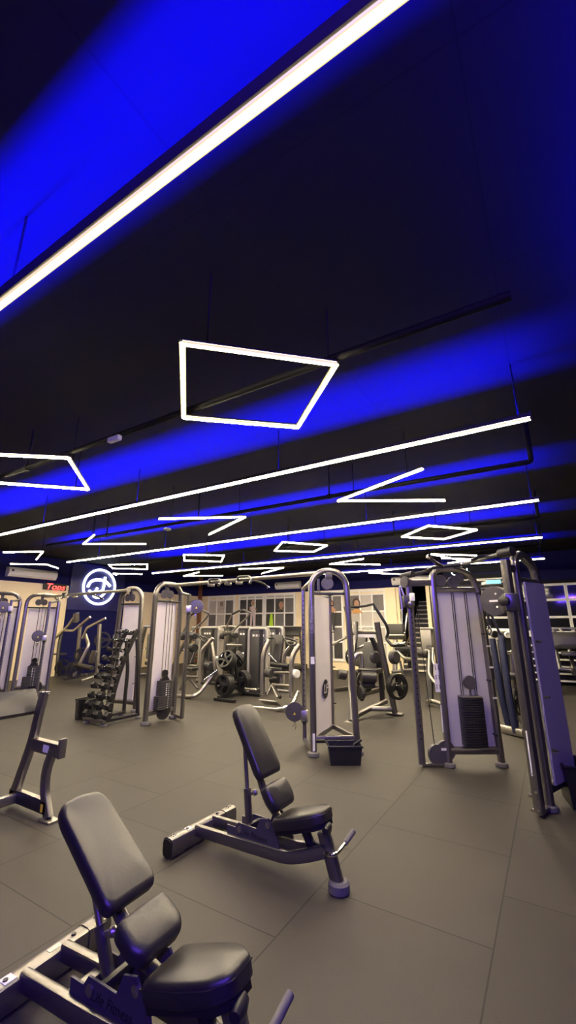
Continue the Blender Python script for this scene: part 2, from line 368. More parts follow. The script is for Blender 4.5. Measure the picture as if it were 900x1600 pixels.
def aircon(label, loc, rz, L=1.25):
    o = thing('air_conditioner', label, 'air conditioner', loc, rz, 'white air conditioners on the walls')
    prof = [(-.0, .14), (.17, .14), (.23, .08), (.23, -.03), (.16, -.14), (0, -.14)]
    B().prism(prof, (0, 0, 0), (0, -1, 0), (0, 0, 1), L).build('casing', 'acwhite', o)
    B().box((0, -.2, -.09), (L*.9, .05, .012), (-.6, 0, 0)).build('louvre', 'white', o)
    B().box((-L/2+.1, -.232, .04), (.07, .008, .06)).build('display_panel', 'darkmetal', o)
a0 = WX(48, 897, XL); aircon('white air conditioner high on the left wall left of the logo', (XL+.004, a0.y, a0.z), PI/2, 1.5)
a1 = W(452, 915, YB); aircon('white air conditioner on the back wall left of the tall tower', (a1.x, YB-.004, a1.z), 0, 1.15)
a2 = W(647, 907, YB); aircon('white air conditioner on the back wall above the stairs', (a2.x, YB-.004, a2.z), 0, 1.5)
# television on the back wall
c0 = W(737, 900, YB-.4)
tv = thing('wall_television', 'large dark screen with white letters above the right cable machine', 'television', (c0.x, YB-.35, c0.z))
hw = (W(784, 900, YB-.4).x-W(690, 900, YB-.4).x)/2; hh = (W(737, 883, YB-.4).z-W(737, 917, YB-.4).z)/2
B().box((0, 0, 0), (hw*2, .06, hh*2), bev=.01).build('bezel', 'black', tv)
B().box((0, -.032, 0), (hw*2-.06, .008, hh*2-.06)).build('screen', 'tvscreen', tv)
text('screen_lettering', 'OU', .30, 'tvtext', tv, (-.36, -.04, .14), (PI/2, 0, 0), .002, 0, 1.2)
B().box((hw-.29, -.04, -hh+.13), (.42, .004, .12)).build('screen_caption', 'tvcyan', tv)
B().box((0, .19, 0), (.3, .32, .3)).build('wall_bracket', 'black', tv)

# ---------------------------------------------------------------- ceiling lights
ZL = 3.25
WD, HD = .022, .020
def led_bar(p, q, parent, name, core='led'):
    p, q = Vector(p), Vector(q); d = (q-p).normalized(); s = Vector((-d.y, d.x, 0)); b = B()
    b.rect([p, q], WD, HD); b.mi = 1
    for k in (-1, 1): b.rect([p+s*(k*(WD/2+.0045))+Vector((0, 0, .002)), q+s*(k*(WD/2+.0045))+Vector((0, 0, .002))], .009, .016, rc=.4)  # dim yellow strips along both edges stand in for lens bloom
    return b.build(name, [core, 'ledbloom'], parent)
def up_wires(root, pts, base):
    for p in pts: B().tube([Vector(p)-base+Vector((0, 0, .03)), Vector((p[0], p[1], ZC))-base], .006, 6).build('hanging_wire', 'pipe', root)
def long_light(i, Y, x0, x1, label):
    base = Vector(((x0+x1)/2, Y, ZL)); o = thing('linear_light', label, 'ceiling light', base, 0, 'long straight LED lights'); h = (x1-x0)/2
    led_bar((-h, 0, 0), (h, 0, 0), o, 'led_diffuser', 'lednear' if i == 0 else 'led')
    b = B(); b.box((0, 0, .018), (2*h, .05, .008)); b.box((0, .0235, .039), (2*h, .004, .046)); b.box((0, -.0235, .039+(.012 if i == 0 else -.005)), (2*h, .004, .046+(.024 if i == 0 else -.010)))
    for s in (-1, 1): b.box((s*(h+.006), 0, .026), (.012, .05, .074))
    b.build('housing', 'darkmetal', o)
    xs = [x1-.08-k*2.4 for k in range(int((x1-x0)/2.4)+1)]
    up_wires(o, [(x, Y, ZL) for x in xs], base)
    ld = bpy.data.lights.new('blue_uplight', 'AREA'); ld.shape = 'RECTANGLE'; ld.size = 2*h; ld.size_y = .014
    ld.color = (0.0, 0.0, 1.0); ld.energy = BLUE*2*h
    lo = bpy.data.objects.new('blue_uplight', ld); C.objects.link(lo); lo.parent = o; lo.location = (0, .003, .028); lo.rotation_euler = (PI, 0, 0)
BLUE = 190.0
XE = .085
long_light(0, .77, -9.0, .3, 'long straight LED light crossing the top of the photo, nearest')
long_light(1, 3.70, -9.5, XE, 'long straight LED light hung second from the camera')
long_light(2, 6.42, W(105, 878, 6.42).x, XE, 'long straight LED light hung third from the camera')
long_light(3, 9.32, W(238, 894, 9.32).x, XE, 'long straight LED light hung fourth from the camera')
long_light(4, 12.42, -8.0, XE, 'long straight LED light farthest from the camera')
def shape_light(px, label, closed):
    P = [atz(u, v, ZL) for u, v in px]; base = sum(P, Vector())/len(P)
    o = thing('square_light' if closed else 'angled_light', label, 'ceiling light', base, 0, 'square LED tube lights' if closed else 'angled two-tube LED lights')
    segs = list(zip(P, P[1:]+P[:1])) if closed else list(zip(P, P[1:]))
    for p, q in segs:
        t = led_bar(p-base, q-base, o, 'led_tube')
        B().rect([p-base+Vector((0, 0, .02)), q-base+Vector((0, 0, .02))], .04, .014).build('tube_housing', 'darkmetal', t)
    for p, q in segs[:2]:
        up_wires(o, [p*.85+q*.15], base)
sq = lambda a, c: None
a, c_, d_ = atz(107, 716, ZL), atz(138, 765, ZL), atz(0, 754, ZL)
shape_light([(285, 537), (525, 570), (465, 668), (287, 653)], 'square of LED tubes hanging nearest, centre of the photo', True)
s2 = [(107, 716), (138, 765), (-2, 755), (-45, 709)]
shape_light(s2, 'square of LED tubes cut by the left edge of the photo', True)
shape_light([(669.5, 821.6), (745, 828), (694, 842.5), (628, 839)], 'diamond of LED tubes above the right cable machine', True)
shape_light([(441.7, 847), (510.7, 852.3), (490, 862.3), (429, 860.6)], 'diamond of LED tubes above the tall centre tower', True)
shape_light([(287.5, 866.5), (350, 868), (345.5, 877.5), (288, 875.8)], 'small square of LED tubes left of the centre tower', True)
shape_light([(170, 882.5), (230, 881.5), (230, 889.5), (176, 888)], 'small flat square of LED tubes above the logo wall', True)
shape_light([(660, 733), (528, 783), (695, 782)], 'V of two LED tubes opening right, largest of the angled lights', False)
shape_light([(248, 811), (383, 808), (327, 835)], 'V of two LED tubes opening left, centre of the ceiling', False)
shape_light([(147, 836), (130, 850), (228, 850)], 'V of two LED tubes opening right above the logo', False)
shape_light([(373, 889), (443, 887), (409, 896)], 'small V of LED tubes just left of the centre tower top', False)
shape_light([(568, 873), (515, 881.6), (594, 882)], 'small V of LED tubes just right of the centre tower top', False)
shape_light([(311, 894), (287, 900), (348, 899.5)], 'small V of LED tubes above the crossover bar', False)
shape_light([(5, 863), (67, 862), (57, 874)], 'V of LED tubes at left edge above the air conditioner', False)
shape_light([(16, 881), (73, 882), (91, 888)], 'bent pair of LED tubes just above the air conditioner', False)
shape_light([(182, 899), (177, 896), (222, 897)], 'tiny V of LED tubes right beside the round logo', False)
shape_light([(618, 889), (576, 895), (626, 897)], 'small V of LED tubes left of the right cable machine', False)
shape_light([(745, 868), (674, 866), (722, 876)], 'small V of LED tubes behind the right machine top bar', False)
shape_light([(700, 880), (745, 874), (690, 872)], 'small V of LED tubes over the dark screen', False)
# side strip of blue light along the right wall
o = thing('wall_strip_light', 'blue LED strip running high along the right wall', 'ceiling light', (1.45, -.4, 3.2))
B().box((0.02, 0, -.03), (.06, 7.0, .04), bev=.006).build('housing', 'darkmetal', o)
b = B(); b.box((-.125+.25, -3, .3), (.02, .02, .6)); b.box((.125, 3, .3), (.02, .02, .6)); b.box((.07, -3, -.03), (.12, .02, .02)); b.box((.07, 3, -.03), (.12, .02, .02)); b.build('bracket', 'darkmetal', o)
ld = bpy.data.lights.new('blue_strip', 'AREA'); ld.shape = 'RECTANGLE'; ld.size = 7.0; ld.size_y = .05; ld.color = (.15, .06, 1.0); ld.energy = 700
lo = bpy.data.objects.new('blue_strip', ld); C.objects.link(lo); lo.parent = o; lo.location = (-.01, 0, .02)
lo.rotation_euler = Matrix(((0, 0, 0), (0, 0, 0), (0, 0, 0))).to_euler()
d = Vector((-1, .25, 0)).normalized(); zax = -d; xax = Vector((0, 1, 0)); xax = (xax-zax*xax.dot(zax)).normalized(); yax = zax.cross(xax)
lo.rotation_euler = Matrix((xax, yax, zax)).transposed().to_euler()
# blue uplight trough running along the right side of the ceiling
o = thing('uplight_trough', 'black trough of blue uplights along the right side of the ceiling', 'ceiling light', (1.0, .6, 3.38))
B().box((0, 0, 0), (.06, 5.2, .03), bev=.006).build('trough', 'darkmetal', o)
for y in (-2.3, 2.3): B().tube([(0, y, .015), (0, y, ZC-3.38)], .006, 6).build('hanging_wire', 'pipe', o)
ld = bpy.data.lights.new('blue_uplight', 'AREA'); ld.shape = 'RECTANGLE'; ld.size = .03; ld.size_y = 5.1; ld.color = (0, 0, 1.0); ld.energy = 520
lo = bpy.data.objects.new('blue_uplight', ld); C.objects.link(lo); lo.parent = o; lo.location = (0, 0, .02); lo.rotation_euler = (PI, 0, 0)
# sprinkler pipes under the ceiling
ZP = 3.33
for i, (Y, x0, lab) in enumerate([(2.22, -9.0, 'black pipe under the ceiling passing the nearest square light'), (5.0, -9.5, 'black pipe under the ceiling between second and third long lights'), (7.9, -9.5, 'black pipe under the ceiling between third and fourth long lights'), (10.7, -8.0, 'black pipe under the ceiling beyond the fourth long light')]):
    o = thing('ceiling_pipe', lab, 'pipe', (.06, Y, ZP), 0, 'black ceiling pipes')
    B().tube([(x0, 0, 0), (0, 0, 0), (0, 0, ZC-ZP)] if i else [(x0, 0, 0), (0, 0, 0)], .028, 10, bend=.04).build('pipe_run', 'pipe', o)
    for k in range(1, 4): b = B(); b.tube([(-k*2.45, 0, 0), (-k*2.45, 0, ZC-ZP)], .012, 6); b.lathe((-k*2.45, 0, -.035), (0, 0, 1), [(.03, 0), (.04, .035), (.03, .07)], 10); b.build('hanger_rod', 'pipe', o)
o = B().box((0, 0, 0), (.16, .05, .05), bev=.012).build('smoke_detector', 'acwhite'); o.location = atz(179, 686, ZP-.06); o.rotation_euler = (0, 0, 0)
tag(o, 'small pale box under the pipe left of the nearest square light', 'detector')
o = B().lathe((0, 0, 0), (0, 0, 1), [(.02, 0), (.07, .015), (.07, .035), (.05, .05)], 16).build('smoke_detector', 'acwhite'); o.location = atz(261, 829, ZP-.085)
tag(o, 'small round pale detector under the second pipe', 'detector')
# ---------------------------------------------------------------- adjustable benches
def bench(loc, rz, tilt, label):
    o = thing('adjustable_bench', label, 'bench', loc, rz, 'adjustable benches')
    pv = Vector((.775, 0, .27))
    def R(x, z, y=0):   # back assembly point, reclined by tilt about the pivot
        dx, dz = x-pv.x, z-pv.z; c, s = math.cos(tilt), math.sin(tilt)
        return Vector((pv.x+c*dx-s*dz, y, pv.z+s*dx+c*dz))
    # rear crossbar
    cb = B().rect([(0, -.25, .065), (0, .25, .065)], .085, .11, rc=.2).build('rear_crossbar', 'silver', o)
    for s in (-1, 1):
        b = B(); b.rect([(0, s*.22, .064), (0, s*.345, .064)], .098, .124, rc=.28); b.mi = 1
        b.rect([(0, s*.343, .062), (0, s*.352, .062)], .085, .11, rc=.3); b.build('end_cap', ['silver', 'black'], cb)
        bb = B()
        for k in (0, 1):
            for j in (0, 1): bb.cyl((-.012+.024*j, s*(.285+.02*k), .12), (-.012+.024*j, s*(.285+.02*k), .129), .005, 8)
        bb.cyl((0, s*.16, .118), (0, s*.16, .127), .011, 10); bb.build('bolt', 'darkmetal', cb)
    B().box((0, -.15, .1215), (.05, .05, .002)).build('maker_sticker', 'white', cb)
    B().box((.0, .06, .1212), (.03, .06, .0015)).build('warning_sticker', 'shroudcap', cb)
    # two spine rails meeting at the front post
    for s in (-1, 1):
        B().rect([(.03, s*.095, .1), (.45, s*.095, .115), (.86, s*.08, .125), (1.0, s*.055, .165), (1.11, s*.03, .205)], .045, .075, bend=.12, rc=.3).build('spine_rail', 'silver', o)
    B().box((.3, 0, .1), (.05, .19, .05), bev=.008).build('cross_brace', 'silver', o)
    # dark side plates
    for s in (-1, 1):
        poly = [(.33, .145), (.33, .2), (.41, .2), (.435, .235), (.6, .232), (.63, .3), (.7, .315), (.78, .22), (.8, .145)]
        sp = B().prism(poly, (0, s*.085, 0), (1, 0, 0), (0, 0, 1), .01).build('side_plate', 'disc', o)
        for q in ((.45, s*.089, .195), (.7, s*.089, .275)): B().lathe(q, (0, s, 0), [(.02, 0), (.02, .006), (.012, .01)], 14).build('pivot_bolt', 'steel', sp)
        text('lettering', 'Life Fitness', .052, 'black', sp, (.575, s*.0905, .185), (PI/2, 0, 0 if s < 0 else PI), .0008, .25)
    # seat
    out = [(0, -.115), (.2, -.125), (.33, -.11), (.4, -.062), (.4, .062), (.33, .11), (.2, .125), (0, .115)]
    ex = Vector((.392, 0, .12)).normalized()
    seat = B().cushion(Vector((.755, 0, .255)), ex, (0, 1, 0), out, .075, .028, .006).build('seat', 'vinyl', o)
    ez = ex.cross(Vector((0, 1, 0)))
    B().tube([Vector((.755, 0, .255))+ex*(.2+(x-.2)*.985)+Vector((0, y*.985, 0))+ez*.05 for x, y in out], .003, 6, closed=True).build('seam', 'darkmetal', seat)
    b = B().prism([(.01, -.1), (.32, -.095), (.385, -.05), (.385, .05), (.32, .095), (.01, .1)], Vector((.755, 0, .255))-ez*.012, ex, (0, 1, 0), .03); b.build('seat_base', 'black', seat)
    b = B().rect([(.93, 0, .30), (.99, 0, .2), (1.06, 0, .2)], .05, .05, bend=.03); b.build('seat_support', 'darkmetal', o)
    # seat lever under the front edge
    b = B().lathe((1.125, -.02, .335), (.3, -1, -.1), [(.012, -.03), (.03, -.02), (.034, .02), (.02, .05)], 14); b.tube([(1.12, 0, .33), (1.1, .03, .26)], .016, 8); b.build('seat_lever', 'darkmetal', o)
    # back pads
    ux = (R(.386, .998)-R(.669, .559)).normalized(); nz = ux.cross(Vector((0, 1, 0)))
    sgn = 1 if nz.x > 0 else -1
    Ey = Vector((0, 1, 0))*(1 if sgn > 0 else -1); nz = ux.cross(Ey)
    p0 = R(.669, .559)-nz*.055
    bp = B().cushion(p0, ux, Ey, [(0, -.115), (.03, -.132), (.45, -.125), (.515, -.1), (.53, 0), (.515, .1), (.45, .125), (.03, .132), (0, .115)], .062, .026, .004, .03).build('back_pad', 'vinyl', o)
    B().prism([(.02, -.105), (.48, -.1), (.48, .1), (.02, .105)], p0-nz*.004, ux, Ey, .012).build('backing_board', 'black', bp)
    uy = (R(.70, .521)-R(.804, .39)).normalized(); n2 = uy.cross(Ey)
    q0 = R(.804, .39)-n2*.06
    lp = B()
    lp.cushion(q0, uy, Ey, [(0, -.10), (.05, -.133), (.14, -.133), (.17, -.12), (.175, 0), (.17, .12), (.14, .133), (.05, .133), (0, .10)], .07, .03, .008, .03)
    lp = lp.build('lumbar_pad', 'vinyl', o)
    B().prism([(.01, -.09), (.16, -.11), (.16, .11), (.01, .09)], q0-n2*.006, uy, Ey, .014).build('backing_board', 'black', lp)
    b = B().rect([R(.775, .27)-nz*.0, R(.70, .42)-nz*.085, R(.62, .575)-nz*.085, R(.45, .84)-nz*.085], .05, .035, up=nz, bend=.05); b.build('back_frame', 'silver', o)
    # adjusting strut: lower sleeve and inner rod
    top = R(.49, .76)-nz*.10; bot = Vector((.47, 0, .15)); mid = bot.lerp(top, .5)
    sv = B().rect([bot, mid], .05, .05, rc=.4).build('strut_sleeve', 'silver', o)
    B().tube([mid, top], .016, 10).build('strut_rod', 'steel', sv)
    b = B(); kp = bot.lerp(top, .42); b.tube([kp, kp+Vector((.06, -.0, .025))], .012, 8); b.lathe(kp+Vector((.05, 0, .022)), (1, 0, .4), [(.012, 0), (.02, .01), (.02, .03), (.01, .04)], 12); b.build('pop_pin', 'steel', sv)
    B().box((.5, -.0, .2), (.03, .16, .05), bev=.008).build('strut_bracket', 'darkmetal', o)
    # front post, rubber foot and T handle
    b = B().rect([(1.085, 0, .30), (1.125, 0, .2), (1.185, 0, .03)], .07, .085, up=(1, 0, 0), bend=.06, rc=.4); b.build('front_post', 'silver', o)
    B().lathe((1.19, 0, 0), (0, 0, 1), [(.062, 0), (.068, .008), (.066, .05), (.052, .062)], 20).build('rubber_foot', 'rubber', o)
    h = B().tube([(1.10, .055, .215), (1.11, -.055, .205), (1.185, -.05, .205), (1.195, .02, .215), (1.2, .1, .235)], .012, 8, bend=.04).build('front_handle', 'chrome', o)
    B().tube([(1.199, .08, .23), (1.205, .2, .26)], .017, 10).build('hand_grip', 'rubber', h)
    return o
bench((-2.545, 2.874, 0), -.043, 0.0, 'adjustable bench with steep backrest, farther of the two, middle of floor')
bench((-2.227, 1.449, 0), .042, .386, 'adjustable bench with reclined backrest, nearest the camera at bottom left')

# ---------------------------------------------------------------- preacher bench at the left edge
pb = thing('preacher_bench', 'preacher curl bench with sloped pad cut by the left edge', 'bench', (-4.2, 2.42, 0))
def pframe(y, tagname):
    up = B().rect([(-.27, y, .06), (-.13, y, .42), (-.07, y, .6), (-.04, y, .8), (.0, y, .985)], .05, .095, up=(1, 0, 0), bend=.18, rc=.2).build('upright', 'silver', pb)
    B().box((.003, y, .99), (.1, .06, .012), bev=.004).build('top_cap', 'chrome', up)
    B().rect([(-.3, y, .09), (.3, y, .09)], .05, .1, rc=.15).build('side_rail', 'darkmetal', pb)
    B().box((.0, y, .142), (.6, .045, .004)).build('rail_top_plate', 'steel', pb)
    fl = B().rect([(.27, y, .53), (.20, y, .36), (.22, y, .2), (.33, y, .02)], .05, .085, up=(1, 0, 0), bend=.14, rc=.2).build('front_leg', 'silver', pb)
    B().box((.34, y, .009), (.16, .1, .018), bev=.004).build('foot_plate', 'steel', fl)
    br = B(); br.rect([(-.05, y, .535), (.38, y, .535)], .045, .1, rc=.15); br.box((.395, y, .56), (.035, .07, .16), bev=.012); br = br.build('bar_rest', 'silver', pb)
    B().box((.16, y, .588), (.42, .06, .008)).build('rest_plate', 'steel', br)
    if y > -.2: B().box((.19, y-.0235, .535), (.09, .002, .06)).build('sticker', 'white', br); B().box((.25, y-.026, .085), (.035, .002, .06)).build('rail_sticker', 'yellow', pb)
pframe(0, 'near'); pframe(-.78, 'far')
B().rect([(-.2, .0, .08), (-.2, -.78, .08)], .06, .08, rc=.15).build('crossbar', 'steel', pb)
B().rect([(-.2, -.39, .1), (-.75, -.39, .1), (-.8, -.39, .4)], .06, .06, bend=.08).build('seat_post', 'silver', pb)
ez = Vector((.46, 0, -.65)).normalized()
pp = B().cushion(Vector((-.20, .03, 1.01)), ez, (0, -1, 0), [(0, 0), (.235, -.0), (.235, .84), (0, .84)], .065, .02, .0, .03)
pp = pp.build('arm_pad', 'vinyl', pb)
B().cushion((-.8, -.39, .41), (1, 0, 0), (0, 1, 0), [(-.17, -.17), (.17, -.17), (.17, .17), (-.17, .17)], .07, .025, .004, .05).build('seat', 'vinyl', pb)

# ---------------------------------------------------------------- cable towers
def pulley(b, c, ax, r=.06, t=.03):
    b.lathe(Vector(c)-Vector(ax).normalized()*t/2, ax, [(r*.3, -.004), (r*.32, 0), (r, 0), (r*.86, t/2), (r, t), (r*.32, t), (r*.3, t+.004)], 22)
def stack(b, c, w, d, z0, z1, n, ex, ey):
    c = Vector(c); ex = Vector(ex).normalized(); ey = Vector(ey).normalized(); h = (z1-z0)/n
    a = math.atan2(ex.y, ex.x)
    for k in range(n): b.box((c.x, c.y, z0+h*(k+.5)), (w, d, h*.88), (0, 0, a), .003)
def tower(L, R, label, ztop=2.35, splay=(0, 0), panel='panelw', apex=None, stk='front', column=None, carr=.5, cside=1, ptop=2.05, pm=None, logo=False, colr=.0):
    """inverted U frame from foot L to foot R (floor points), stack shroud behind, cable column beside"""
    L, R = Vector((*L, 0)), Vector((*R, 0)); mid = (L+R)/2; w = (R-L).length; a = math.atan2((R-L).y, (R-L).x)
    o = thing('cable_tower', label, 'cable machine', mid, a, 'cable towers')
    hw = w/2; t0, t1 = hw-splay[0], hw-splay[1]
    inv = Matrix.Rotation(-a, 4, 'Z') @ Matrix.Translation(-mid)
    loc = lambda x, y, z=0: inv @ Vector((x, y, z))
    arch = [(-hw, 0, .03)]
    rr = min(.24, (t0+t1)*.48)
    for k in range(13):
        an = PI-PI*k/12; cx = (-t0+rr) if k < 6 else (t1-rr) if k > 6 else (t1-t0)/2
        arch.append((cx+rr*math.cos(an), 0, ztop-rr*.95+rr*.95*math.sin(an)))
    arch.append((hw, 0, .03))
    fr = B().rect(arch, .10, .065, up=(0, 1, 0), rc=.45)
    fr = B()
    fr.rect(arch, .085, .085, up=(0, 1, 0), rc=.42); fr.build('frame', 'silver', o)
    for s in (-1, 1): B().lathe((s*hw, 0, 0), (0, 0, 1), [(.07, 0), (.078, .01), (.075, .045), (.06, .055)], 20).build('rubber_foot', 'rubber', o)
    B().rect([(-t0-.0, 0, 2.03), (t1, 0, 2.03)], .04, .035).build('upper_bar', 'darkmetal', o)
    if apex is None:
        B().rect([(-hw, 0, .16), (hw, 0, .16)], .06, .07).build('lower_bar', 'silver', o)
        P0, P1 = Vector((-t0+.055, .055, 0)), Vector((t1-.055, .055, 0))
    else:
        ap = loc(*apex); hz = .19
        B().rect([(-hw, 0, hz), (hw, 0, hz)], .06, .08).build('lower_bar', 'silver', o)
        b = B(); b.rect([(-hw, 0, hz), (ap.x, ap.y, hz), (hw, 0, hz)], .045, .06, bend=.03); b.build('rear_brace', 'silver', o)
        B().tube([(ap.x, ap.y, hz), (ap.x-.0, ap.y, 2.06)], .022, 8).build('rear_post', 'silver', o)
        B().rect([(-t0, 0, 2.06), (ap.x, ap.y, 2.06), (t1, 0, 2.06)], .03, .03).build('top_brace', 'darkmetal', o)
        P0, P1 = Vector((-t0+.05, .03, 0)), Vector((ap.x-.02, ap.y-.02, 0))
    e = (P1-P0).normalized(); pw = (P1-P0).length; n = Vector((e.y, -e.x, 0))
    zb = .22 if apex is not None else .2
    b = B(); N = 8; poly = []
    for k in range(N+1): poly.append((pw*k/N, .008*math.sin(PI*k*2/N)))
    prof = [(x, y) for x, y in poly]+[(x, y+.018) for x, y in poly[::-1]]
    base = P0; vs0 = [b.bm.verts.new(base+e*x-n*y+Vector((0, 0, zb))) for x, y in prof]; vs1 = [b.bm.verts.new(base+e*x-n*y+Vector((0, 0, ptop-.04))) for x, y in prof]
    m = len(prof)
    for k in range(m): b._f((vs0[k], vs0[(k+1) % m], vs1[(k+1) % m], vs1[k]))
    b._f(vs0[::-1]); b._f(vs1); pn = b.build('shroud_panel', panel, o)
    b = B()
    for k, z in enumerate((.5, 1.0, 1.5, 1.9)): 
        q = P1+e*.02+n*.02; b.cyl(Vector((q.x, q.y, z)), Vector((q.x, q.y, z))+n*.05, .008, 6)
    b.build('hook_peg', 'black', o)
    # top pulleys
    b = B(); c = (t1-t0)/2
    if apex is None:
        for dx in (-.1, .03): pulley(b, (c+dx, .0, 2.16), (.25, 1, 0), .075)
        b.box((c-.03, .02, 2.22), (.06, .05, .18))
    else:
        pulley(b, (c-.02, -.0, 2.17), (.3, 1, 0), .085); b.box((c-.14, .05, 2.16), (.03, .04, .16)); b.box((c, 0, 2.28), (.09, .07, .1), bev=.01)
    b.build('top_pulley', 'disc', o)
    if apex is not None:
        B().rect([(t1-.17, .05, 2.2), (t1-.13, .06, 1.9), (t1-.1, .16, .3)], .035, .05, bend=.1).build('guide_post', 'silver', o) if False else None
    if stk == 'front':
        gx = c+.02
        b = B()
        for s in (-.07, .07): b.tube([(gx+s, -.02, .2), (gx+s, -.02, 2.04)], .009, 8)
        b.build('guide_rod', 'chrome', o)
        B().tube([(gx, -.025, .72), (gx, -.025, 2.12)], .005, 6).build('cable', 'black', o)
        s1 = B(); stack(s1, (gx+.01, -.03, 0), .25, .13, .2, .66, 14, (1, 0, 0), (0, 1, 0)); s1 = s1.build('weight_stack', 'stackg', o)
        b = B()
        for k in range(12): b.box((gx+.0, -.097, .22+k*.035), (.02, .004, .018)); b.box((gx+.05, -.097, .22+k*.035), (.012, .004, .012))
        b.build('weight_numbers', 'white', s1)
        s2 = B(); stack(s2, (gx-.09, -.06, 0), .2, .12, .2, .42, 7, (1, 0, 0), (0, 1, 0)); s2.build('weight_stack', 'stackg', o)
        b = B(); pulley(b, (gx, -.03, .78), (.2, 1, 0), .06); b.prism([(-.1, .66), (.1, .66), (.04, .74), (-.04, .74)], (gx, -.03, 0), (1, 0, 0), (0, 0, 1), .05); b.build('selector_pulley', 'black', o)
        b = B(); b.lathe((hw-.25, -.02, .17), (0, -1, 0), [(.02, -.02), (.15, -.02), (.15, .015), (.02, .02)], 24); b.build('bottom_pulley_cover', 'darkmetal', o)
    if column:
        q = loc(*column); b = B(); b.rect([(q.x, q.y, .05), (q.x, q.y, 2.16)], .055, .055, rc=.2); b.mi = 1
        vd = (Matrix.Rotation(-a, 3, 'Z') @ Vector((-q.x if 0 else 0, 0, 0)))
        wd = (Matrix.Rotation(-a, 4, 'Z') @ (Vector((0, 0, 0))-Vector((*column, 0)))).normalized()
        for k in range(26): b.cyl(Vector((q.x, q.y, .28+k*.07))+wd*.02, Vector((q.x, q.y, .28+k*.07))+wd*.031, .010, 8)
        b.build('cable_column', ['silver', 'black'], o)
        B().rect([(q.x, q.y, .06), ((1 if q.x > 0 else -1)*hw, 0, .06)], .045, .05).build('column_foot', 'silver', o); B().rect([(q.x, q.y, 2.14), ((1 if q.x > 0 else -1)*(t1 if q.x > 0 else t0), 0, 2.2)], .045, .05).build('column_bracket', 'silver', o)
        zc = carr; out = wd
        cg = B().box((q.x, q.y, zc), (.1, .1, .16), (0, 0, math.atan2(wd.y, wd.x)), .012).build('carriage', 'steel', o)
        sd = Vector((-wd.y, wd.x, 0))*cside
        cc = Vector((q.x, q.y, zc+.06))+sd*.14+wd*.02
        b = B(); b.lathe(cc-wd*.02, wd, [(.02, -.004), (.125, 0), (.13, .01), (.13, .03), (.12, .04), (.02, .044)], 28); b.build('pulley_cover', 'disc', cg)
        b = B(); b.prism([(-.02, -.018), (.02, -.018), (0, .018)], cc+wd*.0265+Vector((0, 0, -.02)), sd, (0, 0, 1), .002); b.build('warning_sticker', 'yellow', cg)
        b = B(); kk = Vector((q.x, q.y, zc-.06))+wd*.05; b.lathe(kk, wd, [(.012, 0), (.016, .02), (.03, .03), (.03, .06), (.015, .07)], 14); b.build('adjust_knob', 'black', cg)
        b = B(); h0 = cc-Vector((0, 0, .13)); pts = [h0+sd*.02*math.cos(2*PI*k/16)+Vector((0, 0, -.05+.045*math.sin(2*PI*k/16))) for k in range(16)]; b.tube(pts, .006, 6, closed=True); b.tube([h0+Vector((0, 0, .03)), h0+Vector((0, 0, -.005))], .01, 6); b.build('carabiner', 'chrome', cg)
    if logo:
        cz = .74; cp = P0+e*(pw*.55)+n*.016
        ell = [(.13*math.cos(2*PI*k/28), .125*math.sin(2*PI*k/28)) for k in range(28)]
        lg = B().prism(ell, cp+Vector((0, 0, cz)), e, (0, 0, 1), .004).build('logo_badge', 'black', o)
        ro = math.atan2(e.y, e.x)
        text('logo_letters', 'LF', .17, 'panelw', lg, cp+n*.003+Vector((0, 0, cz)), (PI/2, 0, ro), .001, .2, 1.2)
        t = text('lettering', 'Life Fitness', .08, 'shroudcap', o, (-t0-.0, -.0435, 1.68), (PI/2, -PI/2, 0), .001)
        B().box((-t0-.0, -.0435, 1.15), (.05, .002, .09)).build('sticker', 'white', o)
        B().box((-hw+.0, -.0435, .17), (.03, .002, .2)).build('sticker', 'white', o)
    return o
tower((-2.80, 5.19), (-2.34, 5.53), 'tall arched cable tower standing alone in the centre, with round logo', splay=(0, .07), apex=(-2.90, 5.98), stk='none', column=(-3.17, 5.62), carr=.36, cside=-1, logo=True)
tower((-6.01, 5.24), (-6.01, 5.86), 'arched cable tower just right of the dumbbell rack', column=(-5.68, 5.75), carr=1.88, cside=1)
tower((-7.7, 5.75), (-7.03, 5.86), 'arched cable tower directly behind the dumbbell rack', splay=(.05, .08), column=None, stk='none', panel='panelw')
tower((-11.1, 5.62), (-10.6, 6.15), 'arched cable tower at left under the red sign', column=(-10.3, 5.75), carr=1.3, cside=-1)
tower((-11.38, 4.82), (-10.93, 5.38), 'cable tower at the far left edge of the photo', column=(-10.5, 4.98), carr=1.95, cside=-1)
# crossover bars between towers
def crossover(p, q, label, grips):
    p, q = Vector(p), Vector(q); mid = (p+q)/2; a = math.atan2((q-p).y, (q-p).x); h = (q-p).length/2
    o = thing('crossover_bar', label, 'pull-up bar', mid, a, 'crossover bars joining cable towers')
    b = B(); b.rect([(-h, .0, 0), (h, 0, 0)], .09, .055, rc=.3); b.build('beam', 'steel', o)
    for x, s in grips:
        g = B().tube([(x-.25, -.02, -.03), (x-.16, -.14*s, .03), (x+.1, -.16*s, .02), (x+.28, -.3*s, -.06), (x+.3, -.36*s, -.1)], .019, 10, bend=.06).build('grip', 'darkmetal', o)
        B().lathe((x+.3, -.36*s, -.1), (.1, -.4*s, -.2), [(.02, 0), (.026, .01), (.02, .03)], 12).build('grip_cap', 'chrome', g)
        B().box((x-.25, -.0, -.045), (.07, .11, .06), bev=.01).build('grip_bracket', 'steel', o)
    return o
crossover((-5.99, 5.55, 2.32), (-2.72, 5.3, 2.32), 'steel crossover bar joining the centre tower to the tower left', [(-.3, 1), (.35, 1), (.1, -1)])
